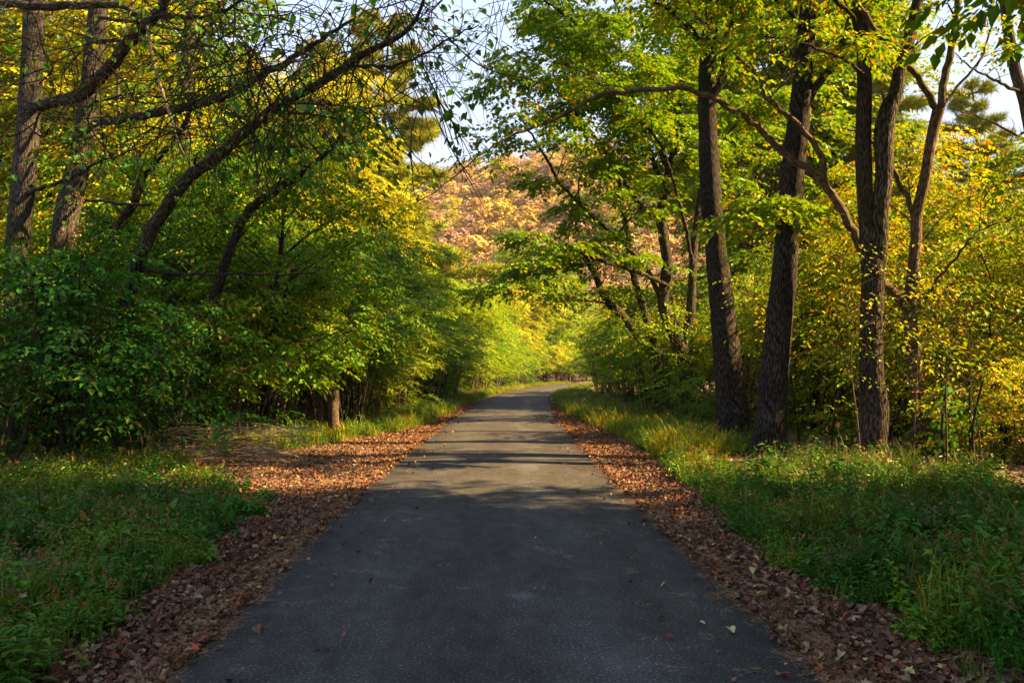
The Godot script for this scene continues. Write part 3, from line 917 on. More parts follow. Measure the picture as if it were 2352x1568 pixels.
func fill_woods() -> void:
	var under := [make_tree(7.0, 1, 0.09, 1.5, 2.5, 52, 14, "broad", 1.0, 0.8), make_tree(6.2, 2, 0.07, 1.3, 2.2, 50, 14, "broad", 0.95, 0.75), make_tree(7.6, 1, 0.10, 1.3, 2.4, 54, 14, "small", 1.25, 0.8, 0.1)]
	var under_far := [make_tree(7.0, 1, 0.09, 1.6, 2.6, 48, 12, "coarse", 0.8, 0.85), make_tree(6.4, 2, 0.07, 1.2, 2.3, 46, 12, "coarse", 0.75, 0.8)]
	var leggy_far := [make_tree(3.9, 9, 0.03, 1.6, 1.3, 28, 7, "coarse", 0.6, 0.5), make_tree(3.4, 10, 0.026, 1.3, 1.2, 26, 7, "coarse", 0.55, 0.5)]
	var low_far := [make_tree(2.2, 6, 0.02, 0.2, 1.2, 24, 6, "coarse", 0.5, 0.45), make_tree(1.6, 5, 0.016, 0.1, 0.9, 18, 6, "coarse", 0.45, 0.4)]
	var shrub := [make_tree(2.6, 5, 0.022, 0.35, 1.2, 30, 8, "small", 0.95, 0.42), make_tree(3.4, 6, 0.024, 0.6, 1.4, 32, 8, "small", 1.05, 0.48), make_tree(2.3, 5, 0.018, 0.3, 1.1, 26, 7, "broad", 0.78, 0.42)]
	var leggy := [make_tree(3.9, 8, 0.026, 1.7, 1.25, 32, 9, "small", 1.05, 0.45), make_tree(3.4, 9, 0.022, 1.5, 1.1, 28, 8, "small", 0.95, 0.42), make_tree(4.4, 7, 0.028, 1.9, 1.3, 34, 9, "broad", 0.85, 0.5)]
	var tall := [make_tree(15.0, 1, 0.17, 4.5, 2.9, 60, 18, "coarse", 0.85, 1.0), make_tree(13.0, 1, 0.15, 3.2, 2.7, 56, 18, "coarse", 0.8, 1.0, 0.1), make_tree(17.0, 1, 0.20, 6.0, 3.3, 62, 18, "coarse", 0.9, 1.1)]
	var sapling := [make_tree(3.4, 1, 0.020, 1.4, 0.7, 9, 4, "sparse", 1.0, 0.3, 0.12), make_tree(2.8, 1, 0.016, 1.2, 0.6, 8, 4, "sparse", 0.9, 0.3, 0.2), make_tree(4.2, 1, 0.024, 1.9, 0.8, 11, 4, "sparse", 1.0, 0.35, 0.12)]
	var pine := [make_pine(19.0, 0.22, 5.0, "farpine", 1.0, 19), make_pine(16.0, 0.2, 4.0, "farpine", 1.0, 17)]
	var far := [make_tree(12.0, 1, 0.16, 2.5, 3.4, 44, 13, "far", 0.9, 1.3), make_tree(10.0, 1, 0.14, 2.0, 3.8, 44, 13, "far", 0.9, 1.3), make_tree(13.0, 1, 0.15, 3.0, 2.6, 38, 13, "far", 0.85, 1.2)]
	var bare := [make_tree(12.0, 1, 0.15, 3.5, 2.6, 60, 1, "far", 0.35, 0.9), make_tree(11.0, 1, 0.14, 3.0, 2.8, 60, 1, "far", 0.35, 0.9)]
	var grey := ["bark_brown", "bark_grey"]
	# left thicket: a wall of shrubs and small trees beside the road
	fill(leggy, 22, 16.5, 36.0, -6.0, -4.0, "shrub", [["leaf_green", "mid green leafy"], ["leaf_lime", "yellow green leafy"]], "shrub", "shrub", 0.8, 1.15, grey, 1.2)
	fill(shrub, 21, 12.8, 19.0, -10.5, -6.0, "shrub", [["leaf_deep", "dark green dense"], ["leaf_deep", "dark green dense"], ["leaf_deep", "dark green dense"], ["leaf_green", "mid green leafy"]], "shrub", "shrub", 0.75, 1.2, grey, 1.3)
	fill(leggy_far, 30, 34.0, 84.0, -5.0, -3.2, "shrub", [["leaf_green", "mid green leafy"], ["leaf_lime", "yellow green leafy"]], "shrub", "shrub", 0.8, 1.3, grey, 1.4)
	fill(sapling, 120, 14.5, 62.0, -8.0, -3.7, "sapling", [["leaf_lime", "thin bare-stemmed yellow green"], ["leaf_green", "thin bare-stemmed green"]], "sapling", "sapling", 0.7, 1.2, ["bark_brown", "wood_dead"], 0.5)
	fill(under, 14, 17.5, 38.0, -10.0, -5.4, "small_tree", [["leaf_green", "small leafy green"], ["leaf_green", "small leafy green"], ["leaf_deep", "small dense dark green"]], "tree", "tree", 0.85, 1.1, grey, 2.4)
	fill(low_far, 22, 26.0, 84.0, -5.2, -3.6, "shrub", [["leaf_green", "low green"], ["leaf_lime", "low yellow green"], ["leaf_deep", "low dark green"]], "shrub", "shrub", 0.6, 1.3, grey, 1.2)
	fill(under_far, 14, 36.0, 84.0, -8.5, -4.4, "small_tree", [["leaf_green", "small leafy green"], ["leaf_lime", "small yellow green"], ["leaf_lime", "small yellow green"]], "tree", "tree", 0.9, 1.4, grey, 2.8)
	fill(under, 16, 19.0, 60.0, -20.0, -9.5, "small_tree", [["leaf_lime", "small sunlit yellow green"], ["leaf_gold", "small golden"]], "tree", "tree", 0.9, 1.3, grey, 3.0)
	fill(tall, 24, 24.0, 60.0, -36.0, -10.5, "autumn_tree", [["leaf_gold", "tall golden"], ["leaf_gold", "tall golden"], ["leaf_lime", "tall yellow green"], ["leaf_maple", "tall bright green"], ["leaf_green", "tall leafy green"]], "tree", "tree", 1.1, 1.6, grey, 3.4)
	# the outside of the bend
	fill(leggy_far, 26, 84.0, 118.0, -9.0, -2.6, "shrub", [["leaf_green", "mid green leafy"], ["leaf_lime", "yellow green leafy"]], "shrub", "shrub", 0.9, 1.6, grey, 1.4)
	fill(under_far, 20, 84.0, 135.0, -16.0, -4.5, "small_tree", [["leaf_green", "leafy green"], ["leaf_deep", "dark green"], ["leaf_lime", "yellow green"], ["leaf_lime", "yellow green"], ["leaf_gold", "golden"]], "tree", "tree", 1.3, 2.1, grey, 3.0)
	fill(tall, 6, 94.0, 124.0, -15.0, -6.0, "autumn_tree", [["leaf_lime", "tall yellow green"], ["leaf_maple", "tall bright green"]], "tree", "tree", 1.0, 1.25, grey, 4.0)
	# right wood
	fill(under_far, 10, 28.0, 62.0, 5.4, 10.0, "small_tree", [["leaf_lime", "small yellow green"], ["leaf_green", "small leafy green"]], "tree", "tree", 0.7, 1.05, grey, 2.6)
	fill(leggy_far, 20, 24.0, 66.0, 4.8, 8.5, "shrub", [["leaf_lime", "yellow green leafy"], ["leaf_green", "mid green leafy"]], "shrub", "shrub", 0.7, 1.2, grey, 1.3)
	fill(shrub, 16, 12.0, 26.0, 7.5, 15.0, "shrub", [["leaf_lime", "yellow green leafy"], ["leaf_lime", "yellow green leafy"], ["leaf_gold", "golden leafy"]], "shrub", "shrub", 0.6, 1.0, grey, 1.4)
	fill(leggy, 20, 15.5, 32.0, 6.8, 14.0, "shrub", [["leaf_lime", "tall stemmed yellow green"], ["leaf_maple", "tall stemmed bright green"], ["leaf_gold", "tall stemmed golden"]], "shrub", "shrub", 0.8, 1.2, grey, 1.3)
	fill(low_far, 14, 20.0, 66.0, 4.8, 9.0, "shrub", [["leaf_green", "low green"], ["leaf_lime", "low yellow green"]], "shrub", "shrub", 0.6, 1.2, grey, 1.2)
	fill(sapling, 80, 11.5, 34.0, 5.4, 13.0, "sapling", [["leaf_lime", "thin bare-stemmed yellow green"], ["leaf_gold", "thin bare-stemmed golden"]], "sapling", "sapling", 0.7, 1.5, ["bark_brown", "bark_grey"], 0.6)
	fill(under, 14, 16.0, 42.0, 9.5, 20.0, "small_tree", [["leaf_lime", "small yellow green"], ["leaf_lime", "small yellow green"], ["leaf_maple", "small bright green"], ["leaf_gold", "small golden"], ["leaf_green", "small leafy green"]], "tree", "tree", 0.8, 1.15, grey, 2.6)
	fill(tall, 6, 32.0, 46.0, 8.0, 18.0, "autumn_tree", [["leaf_lime", "tall yellow green"], ["leaf_green", "tall leafy green"]], "tree", "tree", 1.1, 1.5, grey, 3.6)
	fill(tall, 4, 18.0, 44.0, 20.0, 34.0, "autumn_tree", [["leaf_gold", "tall golden"], ["leaf_lime", "tall yellow green"]], "tree", "tree", 0.7, 1.0, grey, 4.5)
	fill(tall, 26, -11.0, 7.6, 7.0, 26.0, "shade_tree", [["leaf_green", "tall leafy green"]], "tree", "tree", 0.95, 1.2, grey, 2.6)
	fill(tall, 7, 34.0, 60.0, 24.0, 40.0, "autumn_tree", [["leaf_lime", "tall yellow green"], ["leaf_maple", "tall bright green"]], "tree", "tree", 1.1, 1.4, grey, 4.0)
	# pines
	for q in [[-9.9, 62.0, 0, "golden green pine rising above the left thicket, before the sky gap", 1.55], [-14.0, 58.0, 1, "sunlit pine left of the tallest pine behind the left thicket", 1.6], [-24.0, 66.0, 0, "pine deep in the left wood with a golden crown", 1.5], [17.0, 36.0, 1, "pine behind the right trunks with drooping needle boughs", 1.0], [25.0, 42.0, 0, "pine at the right against the sky", 0.9]]:
		plant(pine[q[2]], "pine_tree", q[3], "tree", Vector3(q[0], -0.1, -q[1]), q[4], "bark_brown", "needle")
	# the far hillside
	var thin := [make_tree(11.0, 1, 0.14, 2.0, 3.2, 18, 7, "far", 1.0, 1.5), make_tree(9.0, 1, 0.12, 1.5, 3.0, 16, 7, "far", 1.0, 1.4)]
	var wood := thing("hillside_wood", "mass of pinkish and yellow autumn woods covering the far hillside", "woods")
	wood.set_meta("kind", "stuff")
	for v in 2:
		var places := []
		var tints := []
		for k in 900:
			var z := rf(150, 330)
			var x := rf(-0.65, 0.6) * z
			places.append(Transform3D(Basis(Vector3.UP, rf(0, TAU)) * rf(0.8, 1.5), Vector3(x, ground_y(x, z) - 0.3, -z)))
			var t := rng.randf() + bumpy.get_noise_2d(x * 1.6, z * 1.2) * 1.3
			var tint := Color(1.05, 0.44, 0.58)
			if t < 0.36: tint = Color(1.35, 0.68, 0.22)
			elif t < 0.40: tint = Color(0.8, 0.60, 0.28)
			elif t > 0.75: tint = Color(1.1, 0.48, 0.42)
			tints.append(tint * rf(0.65, 1.25))
		scatter("canopy", thin[v].crown, mats["leaf_hill"], places, tints, wood)
	for k in 300:
		var z := rf(152, 290)
		var x := rf(-0.2, 0.27) * z if k < 250 else rf(-0.6, 0.6) * z
		var t := rng.randf()
		var spot: String = ("foot" if z < 185 else ("mid slope" if z < 235 else "ridge")) + (" left of sky gap" if x < -0.12 * z else (" below sky gap" if x < -0.01 * z else (" behind forked maple" if x < 0.2 * z else " behind right trunks")))
		var p := Vector3(x, ground_y(x, z) - 0.2, -z)
		var look: Array = ["leaf_pink", "pinkish brown"] if t < 0.3 else (["leaf_gold", "yellow"] if t < 0.5 else (["leaf_rust", "rust coloured"] if t < 0.66 else (["leaf_lime", "yellow green"] if t < 0.8 else ["leaf_pink", "nearly bare grey"])))
		var stock: Array = bare if look[1].begins_with("nearly") else far
		plant(stock[rng.randi() % stock.size()], "hillside_tree", "%s tree on far hillside, %s" % [look[1], spot], "tree", p, rf(0.8, 1.25), "bark_pale", look[0], "%s hillside trees, %s" % [look[1], spot])


func undergrowth() -> void:
	# broken snag at the left verge
	var foot := at(768, 1002, 19.8) * Vector3(1, 0, 1)
	var o := thing("tree_snag", "broken-off dead trunk standing at the left verge, sunlit on one side", "snag", foot)
	var g := Geo.new()
	tube(g, rounded([at(770, 1015, 19.8) - foot, at(768, 1000, 19.8) - foot, at(766, 950, 19.8) - foot, at(768, 902, 19.8) - foot], [0.20, 0.155, 0.135, 0.13], 0.08), 18, 0.16, 3, 0.5)
	for k in 9:
		var w := k * TAU / 9.0
		var c := at(768, 903, 19.8) - foot + Vector3(cos(w), 0, sin(w)) * 0.10
		g.tri(c - Vector3(sin(w), 0, -cos(w)) * 0.05, c + Vector3(0, rf(0.05, 0.22), 0), c + Vector3(sin(w), 0, -cos(w)) * 0.05)
	g.u.resize(g.v.size())
	for k in range(g.i.size() and g.v.size() - 27, g.v.size()): g.i.append(k)
	part("trunk", g.mesh(), mats["bark_brown"], o)
	g = Geo.new()
	tube(g, rounded([at(758, 1005, 19.9) - foot, at(752, 960, 19.9) - foot, at(744, 905, 20.0) - foot], [0.07, 0.06, 0.045], 0.1), 9, 0.1, 1, 0.5)
	part("stub", g.mesh(), mats["bark_moss"], o)
	# hanging white dead branch
	foot = at(337, 70, 12.0)
	o = thing("dead_limb", "thin whitish dead branch hanging down in front of the left trunks", "branch", foot)
	g = Geo.new()
	var pts := []
	for q in [[337, 60], [343, 95], [352, 141], [362, 180], [373, 211], [387, 257], [397, 285], [404, 310], [413, 335], [422, 352], [447, 385]]: pts.append(at(q[0], q[1], 12.0) - foot)
	tube(g, rounded(pts, [0.022, 0.022, 0.02, 0.02, 0.02, 0.018, 0.016, 0.014, 0.012, 0.01, 0.006], 0.08), 6, 0.12, 1, 1.0)
	for q in [[[387, 257], [380, 290], [372, 330]], [[404, 310], [410, 340], [412, 360]], [[373, 211], [392, 200], [410, 205]], [[397, 285], [420, 300], [435, 320]]]:
		var s := []
		for w in q: s.append(at(w[0], w[1], 12.0) - foot)
		tube(g, rounded(s, [0.009, 0.007, 0.003], 0.08), 4, 0.0, 1, 1.0)
	part("limb", g.mesh(), mats["wood_dead"], o)
	# tangle of vines under the left limbs
	foot = at(700, 280, 12.0)
	o = thing("vine_tangle", "tangle of thin bare vines with scattered round leaves hanging from the left limbs", "vine", foot)
	g = Geo.new()
	var leaves := Geo.new()
	for k in 420:
		var far := rf(9.5, 13.0)
		var x := rf(380, 1010)
		var y := rf(-60, 240) + (1010 - x) * 0.12
		var p := at(x, y, far) - foot
		var d := Vector3(rf(-0.8, 0.8), rf(-1.0, 0.5), rf(-0.5, 0.5)).normalized()
		var list := [p]
		for j in 5:
			p += d * rf(0.15, 0.5)
			d = (d + Vector3(rf(-0.45, 0.45), rf(-0.6, 0.2), rf(-0.4, 0.4))).normalized()
			list.append(p)
		var r := rf(0.004, 0.010)
		tube(g, rounded(list, [r, r, r * 0.9, r * 0.8, r * 0.6, 0.002], 0.12), 4, 0.0, 1, 1.0, false)
		if k % 8 == 0: put_spray(leaves, "heart", list[2 + rng.randi() % 3], rf(0, TAU), -0.3, rf(0.9, 1.3))
	for k in 250:
		var far := rf(11.0, 14.5)
		var p := at(rf(-20, 520), rf(-60, 330), far) - foot
		var d := Vector3(rf(-1.0, 1.0), rf(-0.7, 0.4), rf(-0.5, 0.5)).normalized()
		var list := [p]
		for j in 5:
			p += d * rf(0.15, 0.45)
			d = (d + Vector3(rf(-0.5, 0.5), rf(-0.5, 0.25), rf(-0.4, 0.4))).normalized()
			list.append(p)
		var r := rf(0.004, 0.011)
		tube(g, rounded(list, [r, r, r * 0.9, r * 0.8, r * 0.6, 0.002], 0.12), 4, 0.0, 1, 1.0, false)
		if k % 6 == 0: put_spray(leaves, "heart", list[2 + rng.randi() % 3], rf(0, TAU), -0.3, rf(0.8, 1.2))
	for k in 46:   # the fringe that hangs into the gap of sky
		var far := rf(10.0, 13.0)
		var p := at(rf(850, 1180), rf(-30, 140), far) - foot
		var d := Vector3(rf(-1.0, 0.6), rf(-0.9, 0.1), rf(-0.3, 0.3)).normalized()
		var list := [p]
		for j in 5:
			p += d * rf(0.1, 0.4)
			d = (d + Vector3(rf(-0.3, 0.3), rf(-0.5, 0.1), rf(-0.3, 0.3))).normalized()
			list.append(p)
		tube(g, rounded(list, [0.006, 0.005, 0.005, 0.004, 0.003, 0.002], 0.12), 4, 0.0, 1, 1.0, false)
		if k % 9 == 0: put_spray(leaves, "heart", list[1 + rng.randi() % 4], rf(0, TAU), -0.3, rf(0.8, 1.2))
	part("stem", g.mesh(), mats["bark_moss"], o, "stuff")
	part("foliage", leaves.mesh(), mats["leaf_deep"], o, "stuff")
	# brush pile
	foot = at(548, 1062, 14.2) * Vector3(1, 0, 1)
	o = thing("brush_pile", "low heap of dead brown twigs where the leaf litter meets the left thicket", "brush pile", foot)
	part("stick", make_sticks(120, 1.7, 0.011, 0.9, 0.9).mesh(), mats["wood_dead"], o, "stuff")
	# dry orange shrub under the twin-stem tree
	foot = at(2010, 1092, 12.2) * Vector3(1, 0, 1)
	o = thing("dead_shrub", "dry orange brown shrub at the foot of the dark twin-stem tree", "shrub", foot)
	g = Geo.new()
	leaves = Geo.new()
	for q in [[1962, 1045], [1972, 1062], [1958, 1075], [2015, 1035], [2022, 1050], [2030, 1065], [2018, 1080], [2040, 1085], [1990, 1080], [2050, 1068], [2008, 1062]]:
		var c := at(q[0], q[1], 12.2 + rf(-0.2, 0.2)) - foot
		tube(g, rounded([Vector3(rf(-0.1, 0.1), 0, 0), c * Vector3(0.6, 0.4, 0.6), c], [0.012, 0.009, 0.004], 0.15), 4, 0.0, 1, 1.0, false)
		clump(leaves, g, c, Vector3(0, 0.1, 0), 0.18, 13, "brown", 0.65, 1.1)
	part("stem", g.mesh(), mats["bark_brown"], o, "stuff")
	part("foliage", leaves.mesh(), mats["leaf_dry"], o, "stuff")
	# dark wilted vine plant on a thin stake-like sapling
	for q in [[[2175, 1110, 12.0, 1.55], "dark wilted large-leaved plant standing among the right saplings"], [[2250, 1130, 11.6, 1.5], "thin dark vine-wrapped stem right of the wilted large-leaved plant"], [[2222, 1120, 11.9, 1.35], "thin dark vine-wrapped stem just behind the right bank of weeds"]]:
		var w: Array = q[0]
		foot = at(w[0], w[1], w[2]) * Vector3(1, 0, 1)
		o = thing("wilted_plant", q[1], "plant", foot)
		g = Geo.new()
		leaves = Geo.new()
		var top := Vector3(rf(-0.1, 0.1), w[3], 0)
		tube(g, rounded([Vector3(0, -0.1, 0), Vector3(rf(-0.08, 0.08), w[3] * 0.5, 0), top], [0.03, 0.022, 0.012], 0.1), 6, 0.2, 1, 1.0)
		for k in (16 if w[0] < 2200 else 5):
			var t := rf(0.45, 1.0)
			put_spray(leaves, "heart", Vector3(0, w[3] * t, 0), rf(0, TAU), rf(-1.2, -0.2), rf(0.7, 1.1) if w[0] < 2200 else 0.5)
		part("stem", g.mesh(), mats["bark_moss"], o)
		part("foliage", leaves.mesh(), mats["leaf_deep"], o, "stuff")
	# big-leaved weeds in the left patch
	for q in [[85, 1215, "broad-leaved weed with upright pale leaves at the left edge of the herbs"], [378, 1225, "broad-leaved weed with a dark stalk in the middle of the left herbs"]]:
		foot = at(q[0], q[1], 1829.0 * 1.65 / (q[1] - 850.0)) * Vector3(1, 0, 1)
		o = thing("broad_leaved_weed", q[2], "plant", foot)
		for k in 6:
			leaves = Geo.new()
			var w := k * 1.05 + rf(-0.3, 0.3)
			var fwd := Vector3(cos(w), rf(1.2, 3.0), sin(w)).normalized()
			var x := fwd.cross(Vector3.UP).normalized()
			leaf(leaves, Transform3D(Basis(x, fwd, x.cross(fwd)) * rf(0.22, 0.32), Vector3(0, 0.12, 0)), "oval", Color(0.36, 0.5, 0.5), 0.22, 0.35)
			part("leaf", leaves.mesh(), mats["herb"], o)
		g = Geo.new()
		tube(g, rounded([Vector3(0, -0.05, 0), Vector3(0.02, 0.25, 0), Vector3(0.0, 0.52, 0.02)], [0.012, 0.01, 0.004], 0.1), 5)
		part("stalk", g.mesh(), mats["bark_brown"], o)
	# red creeper on the second pale trunk
	foot = at(168, 560, 16.6)
	o = thing("red_creeper", "red-leaved creeper climbing the second pale trunk from the left", "vine", foot)
	g = Geo.new()
	leaves = Geo.new()
	tube(g, rounded([at(150, 560, 16.7) - foot, at(160, 480, 16.7) - foot, at(172, 410, 16.7) - foot], [0.012, 0.01, 0.004], 0.1), 5)
	for k in 16: put_spray(leaves, "brown", at(rf(152, 182), rf(425, 560), 16.6) - foot, rf(0, TAU), -0.4, rf(0.6, 0.9))
	part("stem", g.mesh(), mats["bark_moss"], o)
	part("foliage", leaves.mesh(), mats["leaf_pink"], o, "stuff")


func scatter_band(o: Node3D, called: String, meshes: Array, mat: String, n: int, zmin: float, zmax: float, side: float, inner: Callable, outer: Callable, smin: float, smax: float, tint: Callable, bias := 1.0) -> void:
	var places := []
	var tints := []
	for m in meshes:
		places.append([])
		tints.append([])
	for k in n:
		var z := zmin + (zmax - zmin) * pow(rng.randf(), bias)
		var a: float = inner.call(z)
		var b: float = outer.call(z)
		if b <= a: continue
		var off := lerpf(a, b, rng.randf())
		var p := edge(z, side, off)
		p.y = ground_y(p.x, z)
		var patch := bumpy.get_noise_2d(p.x * 14.0 + 70.0, z * 14.0)
		if patch < -0.18 and rng.randf() < 0.75: continue
		var s := rf(smin, smax) * clampf(1.0 + patch * 1.1, 0.55, 1.35)
		var w := rng.randi() % meshes.size()
		places[w].append(Transform3D(Basis.from_euler(Vector3(rf(-0.1, 0.1), rf(0, TAU), rf(-0.1, 0.1))) * s, p))
		var shade := bumpy.get_noise_2d(p.x * 10.0 - 300.0, z * 10.0 + 90.0)
		var t: Color = tint.call(p)
		tints[w].append(Color(t.r * clampf(0.85 + shade * 1.3, 0.5, 1.5), t.g * clampf(0.9 + shade * 0.5, 0.6, 1.2), t.b * 0.9))
	for w in meshes.size():
		if places[w].size(): scatter(called, meshes[w], mats[mat], places[w], tints[w], o)


func verges() -> void:
	var herbs := [make_herb(8, 0.28, 0.07, 0.35, 0.15), make_herb(8, 0.24, 0.06, 0.5, 0.15), make_herb(7, 0.32, 0.08, 0.2, 0.14), make_herb(6, 0.26, 0.07, 0.25, 0.15, "oval"), make_herb(6, 0.18, 0.07, 0.0, 0.16, "oval"), make_grass(20, 0.34, 0.14), make_herb(3, 0.34, 0.085, 0.0, 0.12, "oval"), make_herb(4, 0.16, 0.08, 0.0, 0.15, "heart"), make_herb(3, 0.42, 0.055, 0.6, 0.12), make_grass(24, 0.28, 0.15)]
	var tallies := [make_herb(7, 0.32, 0.075, 0.4, 0.16), make_herb(6, 0.38, 0.085, 0.2, 0.16), make_herb(7, 0.28, 0.065, 0.6, 0.16), make_herb(6, 0.3, 0.075, 0.1, 0.16, "oval"), make_grass(22, 0.42, 0.14), make_herb(3, 0.42, 0.10, 0.0, 0.12, "oval"), make_herb(4, 0.18, 0.08, 0.0, 0.15, "heart"), make_herb(4, 0.44, 0.06, 1.0, 0.14), make_grass(24, 0.32, 0.15)]
	var grass := [make_grass(34, 0.30, 0.16), make_grass(30, 0.24, 0.18), make_grass(36, 0.38, 0.15)]
	var plain := func(_p): return Color(rf(0.75, 1.0), rf(0.8, 1.0), rf(0.7, 1.0))
	var dry := func(_p): return Color(rf(0.8, 1.0), rf(0.75, 0.95), rf(0.6, 0.9))
	var o := thing("weed_patch", "dark green patch of low leafy weeds at the lower left", "weeds")
	o.set_meta("kind", "stuff")
	scatter_band(o, "weed", herbs, "herb", 2300, 3.2, 13.5, -1, func(z): return litter_w(z, -1) * 0.92 - 0.15 if z < 10.4 else table(z, [10.4, 12, 13.5], [1.15, 2.7, 3.4]), func(z): return 0.70 * z - 0.6 if z < 11 else 6.2, 0.6, 1.1, plain, 1.15)
	o = thing("weed_patch", "tall bank of green weeds with pink flower spikes at the lower right", "weeds")
	o.set_meta("kind", "stuff")
	scatter_band(o, "weed", tallies, "herb", 2100, 3.2, 12.5, 1, func(z): return litter_w(z, 1) + 0.12 + 0.012 * z, func(z): return minf(0.70 * z - 0.6, 4.6), 0.6, 1.05, plain, 1.2)
	scatter_band(o, "weed", herbs, "herb", 900, 3.2, 17.0, 1, func(z): return litter_w(z, 1) * 0.9, func(z): return litter_w(z, 1) + 0.5, 0.6, 1.0, plain, 1.2)
	o = thing("grass_verge", "sunlit grassy verge along the left of the road towards the bend", "grass")
	o.set_meta("kind", "stuff")
	scatter_band(o, "grass", grass, "grass", 2600, 15.5, 100, -1, func(z): return litter_w(z, -1) * 0.95, func(z): return litter_w(z, -1) + 1.5, 0.6, 1.2, dry, 1.5)
	scatter_band(o, "weed", herbs, "herb", 900, 15.5, 60, -1, func(z): return litter_w(z, -1), func(z): return litter_w(z, -1) + 1.7, 0.6, 1.2, plain, 1.3)
	o = thing("grass_verge", "sunlit grassy verge along the right of the road towards the bend", "grass")
	o.set_meta("kind", "stuff")
	scatter_band(o, "grass", grass, "grass", 3000, 14.5, 100, 1, func(z): return litter_w(z, 1) * 0.95, func(z): return litter_w(z, 1) + table(z, [14, 18, 40, 100], [1.2, 1.9, 1.9, 1.3]), 0.6, 1.25, dry, 1.5)
	scatter_band(o, "weed", herbs, "herb", 1300, 14.5, 60, 1, func(z): return litter_w(z, 1), func(z): return litter_w(z, 1) + 2.3, 0.6, 1.2, plain, 1.3)
	o = thing("woodland_weeds", "thin weeds and seedlings scattered over the forest floor", "weeds")
	o.set_meta("kind", "stuff")
	scatter_band(o, "weed", herbs, "herb", 1100, 12, 45, 1, func(z): return litter_w(z, 1) + 1.8, func(z): return 14.0, 0.7, 1.5, dry, 1.1)
	scatter_band(o, "weed", herbs, "herb", 900, 13, 45, -1, func(z): return litter_w(z, -1) + 1.6, func(z): return 9.0, 0.7, 1.5, dry, 1.1)


func litter_tint() -> Color:
	var t := rng.randf()
	var b := rf(0.35, 1.05)
	if t < 0.40: return Color(0.165, 0.066, 0.034) * b
	if t < 0.70: return Color(0.19, 0.10, 0.055) * b
	if t < 0.87: return Color(0.29, 0.19, 0.115) * b
	if t < 0.90: return Color(0.40, 0.33, 0.10) * b
	if t < 0.95: return Color(0.34, 0.09, 0.04) * b
	return Color(0.15, 0.09, 0.06) * b


